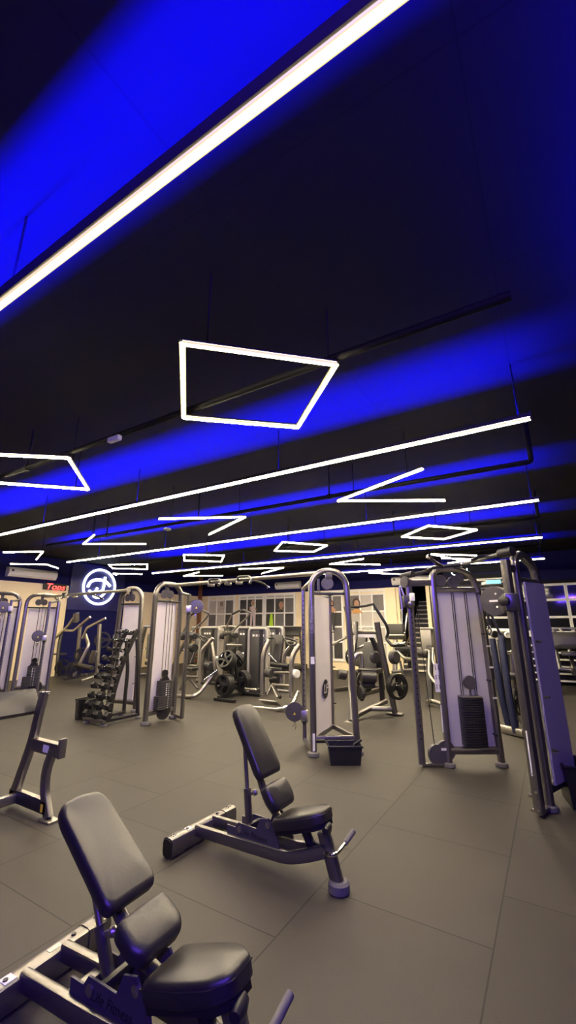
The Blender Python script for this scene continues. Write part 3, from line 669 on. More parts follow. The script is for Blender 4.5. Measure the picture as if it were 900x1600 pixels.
crossover((-10.8, 5.9, 2.3), (-7.35, 5.7, 2.3), 'steel crossover bar passing in front of the round logo', [(-.5, 1), (-.1, -1)])

# ---------------------------------------------------------------- dual pulley machine at the right
dm = thing('dual_pulley_machine', 'large double cable machine with purple sheen at the right', 'cable machine', (-.8, 5.4, 0))
O = Vector((-.8, 5.4, 0)); lw = lambda x, y, z: Vector((x, y, z))-O
def halfframe(A, Bp, panelmat, topc, arch_side):
    A, Bp = Vector((*A, 0)), Vector((*Bp, 0)); e = (Bp-A).normalized(); w = (Bp-A).length; n = Vector((e.y, -e.x, 0))
    P = lambda s, d, z: A+e*s+n*d+Vector((0, 0, z))-O
    if arch_side > 0: path = [P(0, 0, .03), P(-.0, 0, 2.3), P(w*.38, 0, 2.33), P(w*.82, 0, 2.26), P(w*.96, 0, 2.0), P(w, 0, .03)]
    else: path = [P(w, 0, .03), P(w, 0, 2.3)][::-1]+[]
    fr = B().rect(path, .08, .08, up=n, bend=.12, rc=.4); fr = fr.build('tower_frame', 'silver', dm)
    for s in (0, w): B().lathe(P(s, 0, 0), (0, 0, 1), [(.068, 0), (.074, .01), (.07, .04), (.055, .05)], 20).build('rubber_foot', 'rubber', dm)
    B().rect([P(0, 0, .17), P(w, 0, .17)], .07, .085, rc=.4).build('lower_bar', 'silver', dm)
    B().rect([P(0, 0, 2.05), P(w*.97, 0, 2.05)], .055, .065, rc=.35).build('upper_bar', 'silver', dm)
    b = B()
    c = [P(.03, -.03, .2), P(w-.03, -.03, .2), P(w-.05, -.03, 2.03), P(.03, -.03, 2.03)]
    k = [b.bm.verts.new(v) for v in c]; k2 = [b.bm.verts.new(v-n*.014) for v in c]
    b._f(k); b._f(k2[::-1])
    for i in range(4): b._f((k[i], k2[i], k2[(i+1) % 4], k[(i+1) % 4]))
    b.build('shroud_panel', panelmat, dm)
    return P, w, n, e
P, w, n, e = halfframe((-1.25, 5.67), (-.725, 6.0), 'panel', 2.3, 1)
b = B()
for s in (.24, .41):
    for q in (-.012, .012): b.tube([P(s+q, .0, .75), P(s+q, .0, 2.03)], .0055, 6)
b.build('guide_rod', 'darkmetal', dm)
b = B(); stack(b, P(.31, .05, 0)+Vector((0, 0, 0)), .25, .15, .23, .76, 20, e, n); st = b.build('weight_stack', 'stack', dm)
b = B(); b.box(P(.31, .05, .772), (.25, .15, .012), (0, 0, math.atan2(e.y, e.x)), .003); b.build('top_plate', 'steel', st)
b = B()
for k in range(19):
    for q in (-.015, .03): b.box(P(.31+q, .1255, .25+k*.0265), (.012, .002, .008), (0, 0, math.atan2(e.y, e.x)))
    b.box(P(.31-.115, .1255, .25+k*.0265), (.008, .002, .006), (0, 0, math.atan2(e.y, e.x)))
b.build('weight_numbers', 'stackg', st)
b = B(); b.lathe(P(.32, .06, .93), n, [(.01, -.02), (.075, -.018), (.08, -.01), (.08, .01), (.075, .018), (.01, .02)], 28); b.tube([P(.32, .05, .86), P(.32, .05, .77)], .012, 8); b.build('selector_pulley', 'disc', dm)
b = B()
for s, z, r in ((.1, 2.17, .075), (.27, 2.145, .075), (.35, 2.2, .06)): pulley(b, P(s, .0, z), n, r, .04)
b.build('top_pulley', 'disc', dm)
b = B()
for z in (.35, .95, 1.5, 2.0): b.cyl(P(w-.06, .01, z), P(w-.06, .09, z), .012, 8)
b.build('hook_peg', 'black', dm)
b = B()
for z in (.75, 1.1, 1.35): b.box(P(w-.005, .042, z), (.05, .006, .02), (0, 0, math.atan2(e.y, e.x)))
b.build('frame_sticker', 'white', dm)
ic = B().box(P(-.055, .02, .98), (.075, .006, .33), (0, 0, math.atan2(e.y, e.x))).build('instruction_sticker', 'white', dm)
b = B()
for k in range(3):
    z = 1.09-k*.11
    for dx in (-.018, .018):
        b.lathe(P(-.055+dx, .024, z+.024), n, [(.0, 0), (.007, 0), (.007, .001), (0, .001)], 8); b.box(P(-.055+dx, .0245, z-.004), (.008, .002, .034), (0, 0, math.atan2(e.y, e.x)))
b.build('pictograms', 'black', ic)
B().box(P(-.045, .02, .52), (.012, .006, .3), (0, 0, math.atan2(e.y, e.x))).build('scale_sticker', 'white', dm)
# left column with carriage
Cc = Vector((-1.52, 5.5, 0)); cl = lambda z, dx=0, dy=0: Cc-O+Vector((dx, dy, z))
b = B(); b.rect([cl(.03), cl(2.18)], .06, .075, up=(e.x, e.y, 0), rc=.2); b.mi = 1
for k in range(24): b.cyl(cl(.3+k*.07, n.x*.025, n.y*.025), cl(.3+k*.07, n.x*.0325, n.y*.0325), .009, 8)
b.build('cable_column', ['silver', 'black'], dm)
B().rect([cl(2.14), P(0, 0, 2.14)], .06, .075).build('column_arm', 'silver', dm)
B().rect([cl(.025), P(0, 0, .025)], .06, .03).build('column_base', 'silver', dm)
cg = B().box(cl(1.9, -.02, 0), (.14, .12, .15), (0, 0, .5), .015).build('carriage', 'darkmetal', dm)
B().box(cl(1.95, .05, -.06), (.06, .05, .1), (0, 0, .5), .01).build('carriage_sticker', 'white', cg)
b = B(); b.lathe(cl(1.86, .03, -.09), (.5, -.8, 0), [(.015, 0), (.04, .01), (.04, .05), (.02, .06)], 16); b.build('adjust_knob', 'silver', cg)
b = B(); b.tube([cl(1.8, -.1, -.02), cl(2.08, -.12, -.02), cl(2.1, -.1, -.02), cl(1.98, -.07, -.02)], .012, 8, bend=.03); b.build('carriage_loop', 'steel', cg)
B().tube([cl(1.85, .07, .03), cl(.22, .14, .08)], .005, 6).build('cable', 'black', dm)
b = B()
for s, z in ((-.13, .13), (-.03, .17)): b.lathe(P(s, .0, z), n, [(.02, -.03), (.11, -.028), (.115, 0), (.11, .028), (.02, .03)], 24)
b.build('bottom_pulley_cover', 'disc', dm); B().box(P(-.06, .032, .19), (.06, .004, .025), (0, 0, math.atan2(e.y, e.x))).build('sticker', 'white', dm)
# right half, seen almost edge-on
A2, B2 = Vector((-.31, 4.70, 0)), Vector((-.05, 5.36, 0)); e2 = (B2-A2).normalized(); n2 = Vector((e2.y, -e2.x, 0))
Q = lambda s, d, z: A2+e2*s+n2*d+Vector((0, 0, z))-O
w2 = (B2-A2).length
fr = B().rect([Q(.2, 0, .03), Q(.18, 0, 2.25), Q(.32, 0, 2.34), Q(w2-.1, 0, 2.24), Q(w2-.04, 0, 2.0), Q(w2, 0, .03)], .085, .085, up=n2, bend=.1, rc=.4).build('tower_frame', 'silver', dm)
for s in (.2, w2): B().lathe(Q(s, 0, 0), (0, 0, 1), [(.068, 0), (.074, .01), (.07, .04), (.055, .05)], 20).build('rubber_foot', 'rubber', dm)
B().rect([Q(.2, 0, .17), Q(w2, 0, .17)], .07, .085, rc=.4).build('lower_bar', 'silver', dm)
B().rect([Q(.2, 0, 2.05), Q(w2, 0, 2.05)], .055, .06).build('upper_bar', 'silver', dm)
b = B(); c = [Q(.25, .06, .2), Q(w2-.0, .06, .2), Q(w2-.04, .06, 2.03), Q(.23, .06, 2.03)]; k = [b.bm.verts.new(v) for v in c]; k2 = [b.bm.verts.new(v-n2*.02) for v in c]; b._f(k); b._f(k2[::-1])
for i in range(4): b._f((k[i], k2[i], k2[(i+1) % 4], k[(i+1) % 4]))
b.build('shroud_panel', 'panel', dm)
b = B(); b.rect([Q(0, 0, .03), Q(0, 0, 2.24)], .075, .085, up=e2, rc=.2); b.build('cable_column', 'silver', dm)
B().rect([Q(0, 0, .03), Q(.2, 0, .03)], .06, .04).build('column_base', 'silver', dm)
B().rect([Q(0, 0, 2.16), Q(.2, 0, 2.16)], .06, .07).build('column_arm', 'silver', dm)
cg = B().box(Q(-.0, -.0, 1.82), (.13, .13, .17), (0, 0, .3), .015).build('carriage', 'silver', dm)
b = B(); b.lathe(Q(-.06, -.02, 1.83), (-e2.x, -e2.y, 0), [(.02, 0), (.05, .01), (.05, .05), (.025, .06)], 18); b.build('adjust_knob', 'darkmetal', cg)
b = B(); b.lathe(Q(.03, -.17, 1.84), (-e2.x, -e2.y, 0), [(.02, -.03), (.145, -.025), (.15, 0), (.145, .025), (.02, .03)], 32); b.build('pulley_cover', 'disc', cg)
b = B(); b.box(Q(.0, -.17, 1.84), (.085, .004, .018), (0, 0, math.atan2(n2.y, n2.x))); 
for z in (1.78, 1.91): b.lathe(Q(.0, -.14, z), (-e2.x, -e2.y, 0), [(.0, 0), (.01, 0), (.01, .004), (0, .004)], 10)
b.build('cover_lettering', 'white', cg)
b = B(); b.tube([Q(.02, -.26, 1.74), Q(.02, -.25, 1.56)], .012, 8); b.tube([Q(.02, -.22, 1.7), Q(.02, -.15, 1.5)], .012, 8); b.build('hanging_strap', 'black', cg)
b = B(); b.tube([Q(.0, -.25, 1.6), Q(.0, -.23, 1.55), Q(.0, -.25, 1.5), Q(.0, -.27, 1.55), Q(.0, -.25, 1.6)], .008, 6, bend=.01); b.build('carabiner', 'chrome', cg)
B().box(Q(-.045, .0, .5), (.012, .006, .36), (0, 0, math.atan2(n2.y, n2.x))).build('scale_sticker', 'white', dm)
b = B()
for z in (.06, .2, .34): b.cyl(Q(-.04, .015, z), Q(-.052, .015, z), .012, 8)
b.cyl(Q(.0, -.04, .14), Q(0, -.075, .14), .014, 8); b.cyl(Q(.0, -.04, .03), Q(0, -.07, .03), .014, 8); b.build('bolt', 'chrome', dm)
b = B()
for z in (.5, .95, 1.45): b.cyl(Q(.23, .08, z), Q(.23, .13, z), .01, 8)
b.build('hook_peg', 'black', dm)
# top beam with grips
T0, T1 = cl(2.24), Q(0, 0, 2.31); d = (T1-T0).normalized(); sd = Vector((-d.y, d.x, 0))
b = B(); b.tube([T0-d*.12, T0+d*.1], .042, 12); b.build('beam_end', 'darkmetal', dm)
b = B(); b.tube([T1-d*.05, T1+d*.1], .05, 12); b.build('beam_end', 'darkmetal', dm)
b = B(); b.rect([T0+Vector((0, 0, -.01)), P(.1, 0, 2.33), P(w*.5, 0, 2.35), T1], .03, .04, bend=.1); b.build('top_beam', 'darkmetal', dm)
b = B(); b.lathe(T0-d*.02+Vector((0, 0, -.09))-sd*.04, -sd, [(.02, -.02), (.075, -.018), (.075, .018), (.02, .02)], 22); b.build('top_pulley', 'disc', dm)
for s, k in ((.35, -1), (.62, 1), (1.05, -1)):
    c = T0+d*s
    g = B().tube([c, c-sd*k*.12+Vector((0, 0, .05)), c-sd*k*.38+Vector((0, 0, .06))+d*.18], .02, 10, bend=.05).build('pull_up_grip', 'darkmetal', dm)
    q = c-sd*k*.38+Vector((0, 0, .06))+d*.18; B().lathe(q, d*.4-sd*k, [(.02, 0), (.027, .012), (.018, .035)], 12).build('grip_cap', 'chrome', g)
# ---------------------------------------------------------------- dumbbell rack and dumbbells
rk = thing('dumbbell_rack', 'tall black leaning rack holding two columns of dumbbells', 'dumbbell rack', (-6.75, 5.0, 0))
def rky(z): t = max(0, (z-.1)/1.4); return 4.84+.06*t+.36*t*t
RX = (-6.90, -6.60)
for i, x in enumerate(RX):
    pts = [(x+6.75, rky(z)+.13-5.0, z) for z in (.05, .3, .55, .8, 1.05, 1.3, 1.52)]
    up = B().rect(pts, .05, .075, up=(0, 1, 0), rc=.15).build('upright', 'black', rk)
    for k in range(10):
        z = .145+k*.149; y = rky(z)-5.0
        b = B(); b.rect([(x+6.75, y+.11, z-.05), (x+6.75, y-.01, z-.045), (x+6.75, y-.045, z-.01)], .05, .012, up=(0, 0, 1)); b.build('saddle', 'darkmetal', up)
B().rect([(-.28, -.2, .07), (.28, -.2, .07)], .06, .05).build('front_bar', 'silver', rk)
for s in (-1, 1):
    B().rect([(s*.19, -.2, .06), (s*.19, .56, .06)], .05, .05).build('base_rail', 'darkmetal', rk)
    B().rect([(s*.15, .4, 1.36), (s*.15, .50, .8), (s*.19, .53, .08)], .045, .06, up=(0, 1, 0), bend=.1).build('rear_brace', 'darkmetal', rk)
    for y in (-.18, .52): B().lathe((s*.23, y, 0), (0, 0, 1), [(.05, 0), (.055, .01), (.05, .03), (.02, .04)], 16).build('rubber_foot', 'rubber', rk)
B().rect([(-.15, .38, 1.45), (.15, .38, 1.45)], .04, .05).build('top_bar', 'darkmetal', rk)
def dumbbell(loc, s, label, rz):
    o = thing('hex_dumbbell', label, 'dumbbell', loc, rz, 'hex dumbbells on the leaning rack')
    hr, hl, gl = .075*s, .095*s, .10+.02*s
    for q in (-1, 1):
        b = B(); b.lathe((q*(gl/2), 0, 0), (q, 0, 0), [(hr*.6, 0), (hr*.97, hl*.12), (hr, hl*.3), (hr, hl*.75), (hr*.8, hl)], 6); b.build('head', 'iron', o, 20)
    B().lathe((-gl/2, 0, 0), (1, 0, 0), [(.014, 0), (.015, gl*.2), (.018, gl*.5), (.015, gl*.8), (.014, gl)], 14).build('handle', 'chrome', o)
for c, x in enumerate(RX):
    for k in range(10):
        z = .145+k*.149; s = 1.0-.062*k
        dumbbell((x, rky(z), z+.0), s, 'hex dumbbell in the %s column of the leaning rack, %s row from the bottom' % (['left', 'right'][c], ORD[k]), .12)

# ---------------------------------------------------------------- crates
def crate(loc, rz, w, d, h, label, lattice=False, name='storage_crate'):
    o = thing(name, label, 'crate', loc, rz)
    b = B(); t = .008; tp = .88
    def ring(sc, z, inset=0): return [Vector((sx*(w/2*sc-inset), sy*(d/2*sc-inset), z)) for sx, sy in ((-1, -1), (1, -1), (1, 1), (-1, 1))]
    if not lattice:
        rings = [ring(tp, 0), ring(1, h), ring(1, h, t), ring(tp, .012, t)]; vs = [[b.bm.verts.new(p) for p in r] for r in rings]
        for i in range(3):
            for k in range(4): b._f((vs[i][k], vs[i][(k+1) % 4], vs[i+1][(k+1) % 4], vs[i+1][k]))
        b._f(vs[0][::-1]); b._f(vs[3])
    else:
        b.box((0, 0, .006), (w*tp, d*tp, .012))
        for z in [h*k/6 for k in range(1, 7)]:
            sc = tp+(1-tp)*z/h; r = ring(sc, z-.01); b.rect(r, .022, .006, closed=True)
        lo, hi = ring(tp, 0), ring(1, h)
        for k in range(4):
            for q in range(8):
                f = q/8; b.rect([lo[k].lerp(lo[(k+1) % 4], f), hi[k].lerp(hi[(k+1) % 4], f)], .02, .006)
    b.build('body', 'black', o)
    b = B(); r = ring(1.03, h-.008); b.rect(r, .022, .022, closed=True); b.build('rim', 'black', o)
    return o
crate((-7.28, 5.02, 0), .2, .27, .3, .34, 'black perforated basket standing left of the dumbbell rack', True, 'storage_basket')
crate((-2.36, 5.16, 0), .55, .40, .26, .21, 'black crate between the feet of the centre tower')
crate((.10, 5.22, 0), .22, .46, .40, .36, 'black crate of attachments cut by the right edge')
def handle_bar(pts, r, label, name='attachment_bar', m='steel'):
    base = Vector(pts[0]); o = thing(name, label, 'handle', base)
    P = [Vector(p)-base for p in pts]
    B().tube(P, r*.7, 8, bend=.05).build('bar', m, o)
    d = (P[-1]-P[-2]).normalized(); B().tube([P[-1]-d*.1, P[-1]+d*.01], r*1.3, 10).build('grip', 'black', o)
    d0 = (P[1]-P[0]).normalized(); B().tube([P[0]-d0*.01, P[0]+d0*.08], r*1.2, 10).build('grip', 'rubber', o)
handle_bar([(-2.50, 5.13, .03), (-2.52, 5.0, .25), (-2.60, 4.9, .26)], .014, 'steel bar handle leaning over the left end of the centre crate')
handle_bar([(-2.33, 5.2, .03), (-2.25, 5.22, .2), (-2.18, 5.26, .25)], .013, 'steel bar handle leaning out of the right end of the centre crate')
handle_bar([(.02, 5.2, .04), (.04, 5.1, .33), (.12, 5.04, .5)], .02, 'dark cable handle sticking up from the right crate', m='black')
handle_bar([(.14, 5.28, .04), (.16, 5.16, .36), (.22, 5.1, .46)], .02, 'second dark cable handle in the right crate, nearest the photo edge', m='darkmetal')

# ---------------------------------------------------------------- weight plates and plate tree
def plate_mesh(parent, c, ax, r, t, spokes, part=True):
    ax = Vector(ax).normalized(); a = ax.orthogonal().normalized(); bx = ax.cross(a)
    b = B()
    n = 30
    for r0, r1, tt in ((r*.80, r, t), (r*.12, r*.33, t*.95)):     # rim and hub rings
        rings = []
        for rr, h in ((r0, -tt/2), (r1*.985, -tt/2), (r1, -tt/2*.7), (r1, tt/2*.7), (r1*.985, tt/2), (r0, tt/2)):
            rings.append([b.bm.verts.new(Vector(c)+ax*h+(a*math.cos(2*PI*k/n)+bx*math.sin(2*PI*k/n))*rr) for k in range(n)])
        m = len(rings)
        for i in range(m):
            for k in range(n): b._f((rings[i][k], rings[i][(k+1) % n], rings[(i+1) % m][(k+1) % n], rings[(i+1) % m][k]))
    for s in range(spokes):
        an = 2*PI*s/spokes+.5; hw = .55/spokes*PI*.62
        poly = []
        for f in range(7): q = an-hw+2*hw*f/6; poly.append((r*.82*math.cos(q), r*.82*math.sin(q)))
        for f in range(5): q = an+hw*1.5-3*hw*f/4; poly.append((r*.30*math.cos(q), r*.30*math.sin(q)))
        b.prism(poly, c, a, bx, t*.55)
    return b
def plate(c, ax, r, label, group, spokes=3, t=.042):
    o = plate_mesh(None, (0, 0, 0), ax, r, t, spokes).build('weight_plate', 'iron'); o.location = c
    return tag(o, label, 'weight plate', group)
pt = thing('plate_tree', 'black plate tree loaded with weight plates, left of centre', 'plate tree', (-6.22, 8.1, 0))
lp = W(346.5, 1070.5, 7.72); up_ = W(358.7, 1033, 7.8)
B().rect([(-.35, -.48, .035), (.22, -.48, .035)], .07, .06).build('base_bar', 'black', pt)
B().rect([(-.35, .45, .035), (.22, .45, .035)], .07, .06).build('base_bar', 'black', pt)
xc = lp.x+6.22
B().rect([(xc, -.48, .06), (xc, .45, .06)], .08, .07).build('spine', 'black', pt)
B().rect([(xc, -.12, .06), (xc, -.05, .55), (xc, 0, 1.05)], .09, .12, up=(0, 1, 0)).build('post', 'black', pt)
B().rect([(xc, .3, .06), (xc, .06, .75)], .07, .07, up=(0, 1, 0)).build('post_brace', 'black', pt)
pegs = {'lower left': (Vector((lp.x, 8.0, lp.z)), Vector((0, -1, .0)), .225, 4, 3), 'upper left': (Vector((lp.x, 8.02, up_.z-.08)), Vector((0.0, -.86, .5)), .215, 4, 5),
        'lower right': (Vector((lp.x, 8.28, lp.z+.02)), Vector((0, 1, 0)), .225, 4, 3), 'upper right': (Vector((lp.x, 8.14, up_.z-.06)), Vector((0, .88, .48)), .18, 3, 5)}
for nm, (c, ax, r, n, sp) in pegs.items():
    ax.normalize(); q = c-Vector((-6.22, 8.1, 0))
    B().tube([q-ax*.06, q+ax*.40], .024, 12).build('peg', 'chrome', pt)
    for k in range(n):
        plate(c+ax*(.10+.048*k), ax, r, 'weight plate on the %s peg of the plate tree, %s from the post' % (nm, ORD[k]), 'weight plates on the plate tree', sp)

# ---------------------------------------------------------------- traced gym machines
def machine(name, label, cat, base, items, group=None):
    """items: (part, material, kind, points (u, v, depth) or xyz, size...)"""
    base = Vector(base); o = thing(name, label, cat, base, 0, group)
    L = lambda p: (W(*p) if len(p) == 3 and p[0] > 20 else Vector(p))-base
    def Lp(p): return (p-base) if isinstance(p, Vector) else W(*p)-base
    for it in items:
        part, m, kind, pts = it[:4]; a = it[4:]; P = [Lp(p) for p in pts]
        b = B()
        if kind == 't': b.tube(P, a[0], 10, bend=a[1] if len(a) > 1 else .08)
        elif kind == 'r': b.rect(P, a[0], a[1], bend=a[2] if len(a) > 2 else .08, rc=.35, up=a[3] if len(a) > 3 else None)
        elif kind == 'roll':
            d = (P[1]-P[0]).normalized(); l = (P[1]-P[0]).length; r = a[0]; b.lathe(P[0], d, [(r*.8, 0), (r, r*.2), (r, l-r*.2), (r*.8, l)], 18)
        elif kind == 'box': b.box(P[0], a[0], a[1] if len(a) > 1 else None, .012)
        elif kind == 'pad':
            ex = Vector(a[0]).normalized(); ey = Vector(a[1]).normalized(); w, h, t = a[2:5]
            b.cushion(P[0], ex, ey, [(-w/2, -h/2), (w/2, -h/2), (w/2, h/2), (-w/2, h/2)], t, .02, .004, .04)
        b.build(part, m, o)
    return o
V = Vector
S_, C_, D_, K_ = 'silver', 'chrome', 'darkmetal', 'vinyl'
AL = 'steel'
# twin-arm plate machine left of the plate tree
def twin(dx, dv, sc, Y0, label):
    T = lambda u, v, dy=0: (u+dx, v+dv, Y0+dy)
    return [('arm', AL, 't', [T(285.7, 990, .5), T(299, 960.6, .3), T(311, 954.5, .1)], .026), ('arm', AL, 't', [T(296.7, 990, .1), T(320, 968, -.1), T(327, 958.7, -.2)], .026),
            ('hand_grip', 'black', 't', [T(299, 960.6, .3), T(312, 954, .05)], .03), ('hand_grip', 'rubber', 't', [T(327, 958.7, -.2), T(316, 953.5, -.5)], .024),
            ('arm_pivot', S_, 'roll', [T(284, 991, .6), T(300, 989, .0)], .05), ('roller', 'black', 'roll', [T(281, 995, .5), T(286, 996, .3)], .075), ('roller', 'black', 'roll', [T(299, 993, .0), T(305, 994, -.2)], .075)]
A0 = W(305, 1089, 7.7)
machine('arm_press_machine', 'silver twin-arm weight machine right of the tower beside the rack', 'weight machine', (A0.x, 8.0, 0), twin(0, 0, 1, 8.0, '') + [
    ('rear_post', S_, 'r', [(262, 1062, 8.6), (281, 1018, 8.5), (293, 996.6, 8.4)], .07, .09),
    ('front_post', AL, 'r', [(312.5, 1070, 7.75), (314, 1018, 7.8), (333, 997, 7.9)], .075, .1, .12),
    ('front_brace', AL, 'r', [(330, 1001, 7.92), (337, 1046, 7.95), (341, 1058, 8.0)], .065, .095, .1),
    ('base_tube', AL, 't', [(268, 1087, 7.6), (300, 1088.5, 7.45), (312, 1083, 7.62), (333, 1054, 7.9)], .042, .12),
    ('base_tube', D_, 't', [(312, 1066, 7.75), (338, 1068, 7.9)], .032),
    ('link_arm', C_, 't', [(318, 1063, 7.7), (340, 1047, 7.9)], .022),
    ('foot_plate', S_, 'r', [(281, 1078, 7.75), (293, 1058, 7.8), (309, 1076, 7.75)], .05, .05, .01),
    ('cross_bar', S_, 't', [(290, 1057, 7.8), (311, 1058, 7.75)], .03), ('cross_bar', S_, 't', [(297, 1040, 7.85), (312, 1041, 7.8)], .028),
    ('seat', K_, 'pad', [(300, 1047, 7.95)], (1, 0, 0), (0, 1, 0), .32, .34, .07), ('back_pad', K_, 'pad', [(300, 1022, 8.15)], (1, 0, 0), (0, .25, 1), .26, .5, .07),
    ('seat_lever', C_, 't', [(297, 1036, 7.8), (304, 1018, 7.85)], .015), ('loop_handle', 'black', 't', [(309, 993, 7.9), (318, 1003, 7.85), (326, 1003, 7.85), (327.5, 999, 7.9), (312, 993.5, 8.0)], .018, .04),
    ('plate_horn', C_, 't', [(295, 1015, 8.0), (285, 1016, 7.9)], .025), ('counterweight', 'iron', 'roll', [(299, 1012, 8.1), (305, 1012, 8.0)], .1),
    ('cover', 'shroud', 'roll', [(322, 1040, 8.0), (330, 1041, 7.95)], .1), ('gusset', 'black', 'r', [(322, 1056, 8.0), (321, 1030, 8.1), (325, 1000, 8.1)], .06, .1)])
A1 = W(352, 1070, 9.3)
machine('arm_press_machine', 'silver twin-arm weight machine rising behind the plate tree', 'weight machine', (A1.x, 9.4, 0), twin(64, -1, 1, 9.5, '') + [
    ('post', S_, 'r', [(352, 1072, 9.4), (352, 1030, 9.45), (353, 994, 9.5)], .07, .1), ('post', D_, 'r', [(372, 1068, 9.3), (371, 1020, 9.35), (368, 992, 9.4)], .06, .09),
    ('base_tube', S_, 't', [(342, 1074, 9.3), (384, 1072, 9.0)], .04), ('cross_bar', S_, 't', [(355, 1008, 9.3), (379, 1008.5, 9.2)], .035),
    ('seat', K_, 'pad', [(362, 1045, 9.2)], (1, 0, 0), (0, 1, 0), .34, .36, .07), ('back_pad', K_, 'pad', [(364, 1022, 9.5)], (1, 0, 0), (0, .2, 1), .28, .6, .07),
    ('knee_pad', 'white', 'roll', [(338, 1028, 9.2), (350, 1027.5, 9.1)], .045)])
# cable-lever machine between plate tree and centre tower
B0 = W(432, 1105, 7.5)
machine('lever_row_machine', 'silver lever machine with black back pad, left of the centre tower', 'weight machine', (B0.x, 7.9, 0), [
    ('front_post', AL, 'r', [(410, 1086, 7.6), (411, 1022, 7.65), (421, 999.5, 7.75)], .085, .1, .15),
    ('front_post', AL, 'r', [(454.5, 1090, 7.6), (456, 1025, 7.65), (468, 1007, 7.75)], .085, .1, .15),
    ('lever_arm', C_, 't', [(439, 1068, 7.75), (444.7, 1022, 7.8), (453, 1009, 7.85)], .032, .1),
    ('base_tube', C_, 't', [(396, 1105, 7.5), (440, 1109, 7.32), (457, 1101, 7.45), (466, 1080, 7.7)], .042, .14),
    ('hand_grip', 'black', 't', [(413, 1003, 7.7), (421, 997, 7.75), (429, 996, 7.75), (433, 1007, 7.7)], .02, .06), ('hand_grip', 'black', 't', [(441, 993, 7.75), (451, 1009, 7.7), (462, 1008, 7.7), (464, 1002, 7.75), (444, 996, 7.8)], .02, .06),
    ('back_pad', K_, 'pad', [(435, 1014, 7.95)], (1, 0, 0), (0, .25, 1), .26, .58, .08),
    ('seat', K_, 'pad', [(436, 1048, 7.85)], (1, 0, 0), (0, 1, 0), .36, .36, .08), ('roller', 'black', 'roll', [(424, 1038, 7.8), (452, 1041, 7.75)], .055),
    ('cross_bar', S_, 't', [(429, 1050.5, 7.7), (455, 1051.5, 7.65)], .03), ('cross_bar', S_, 't', [(426, 1070, 7.65), (455, 1072, 7.6)], .035), ('cross_bar', S_, 't', [(428, 1078, 7.62), (455, 1081, 7.6)], .035),
    ('foot_plate', 'steel', 'box', [(422, 1098, 7.45)], (.42, .22, .03), (-.5, 0, 0)), ('foot_brace', S_, 'r', [(418, 1086, 7.55), (425, 1070, 7.65), (434, 1090, 7.5)], .05, .05, .02),
    ('foot_brace', D_, 'r', [(426, 1070, 7.65), (438, 1090, 7.5)], .05, .06), ('peg', C_, 't', [(384, 1075.5, 7.75), (405, 1078.5, 7.6)], .03), ('peg_cap', 'black', 'roll', [(403, 1078, 7.62), (407, 1079, 7.58)], .045),
    ('lever_link', C_, 't', [(419, 1021, 7.7), (433, 1036, 7.8)], .02), ('cover', 'shroud', 'roll', [(416, 1051, 7.7), (424, 1052, 7.65)], .09), ('cover', 'white', 'roll', [(459, 1052, 7.7), (465, 1053, 7.65)], .08),
    ('counterweight', 'iron', 'roll', [(423, 1062, 7.85), (440, 1064, 7.8)], .07)])
def stack_tower(u, vtop, Y, w, label, rz=.35, cap='shroudcap', h=None):
    t = W(u, vtop, Y); o = thing('weight_stack_tower', label, 'weight machine', (t.x, Y, 0), rz, 'shrouded weight stack towers'); h = t.z
    B().rect([(-w/2, 0, .03), (-w/2, 0, h-.12), (-w/2+.1, 0, h-.03), (w/2-.1, 0, h-.03), (w/2, 0, h-.12), (w/2, 0, .03)], .3, .06, up=(0, 1, 0), bend=.08, rc=.2)
    b = B(); b.rect([(-w/2, 0, .02), (-w/2, 0, h-.03), (w/2, 0, h-.03), (w/2, 0, .02)], .34, .06, up=(1, 0, 0), bend=.1, rc=.3); b.build('shell', cap, o)
    B().box((0, -.1, h/2-.01), (w-.05, .04, h-.1), None, .01).build('front_cover', 'shroud', o)
    B().box((0, .12, h/2-.01), (w-.05, .03, h-.1), None, .01).build('rear_cover', 'shroud', o)
    B().box((w*.18, -.122, h*.55), (.1, .006, h*.8)).build('stack_slot', 'black', o)
    b = B()
    for k in range(4): b.box((-w*.25+k*.08, -.122, h-.2), (.05, .004, .05))
    b.build('instruction_panel', 'white', o)
    B().box((0, 0, .025), (w+.06, .42, .05), None, .01).build('base', 'darkmetal', o)
stack_tower(331, 979, 9.9, .62, 'grey shrouded weight stack behind the twin-arm machine by the rack', .25)
stack_tower(359, 977, 10.9, .55, 'grey shrouded weight stack farther back, between the twin-arm machines', .25)
stack_tower(405, 980, 9.0, .46, 'grey shrouded weight stack, front one right of the plate tree', .4)
stack_tower(384, 979, 9.9, .42, 'grey shrouded weight stack just left of the front one', .4)
stack_tower(430, 978, 9.9, .44, 'grey shrouded weight stack just right of the front one', .4)
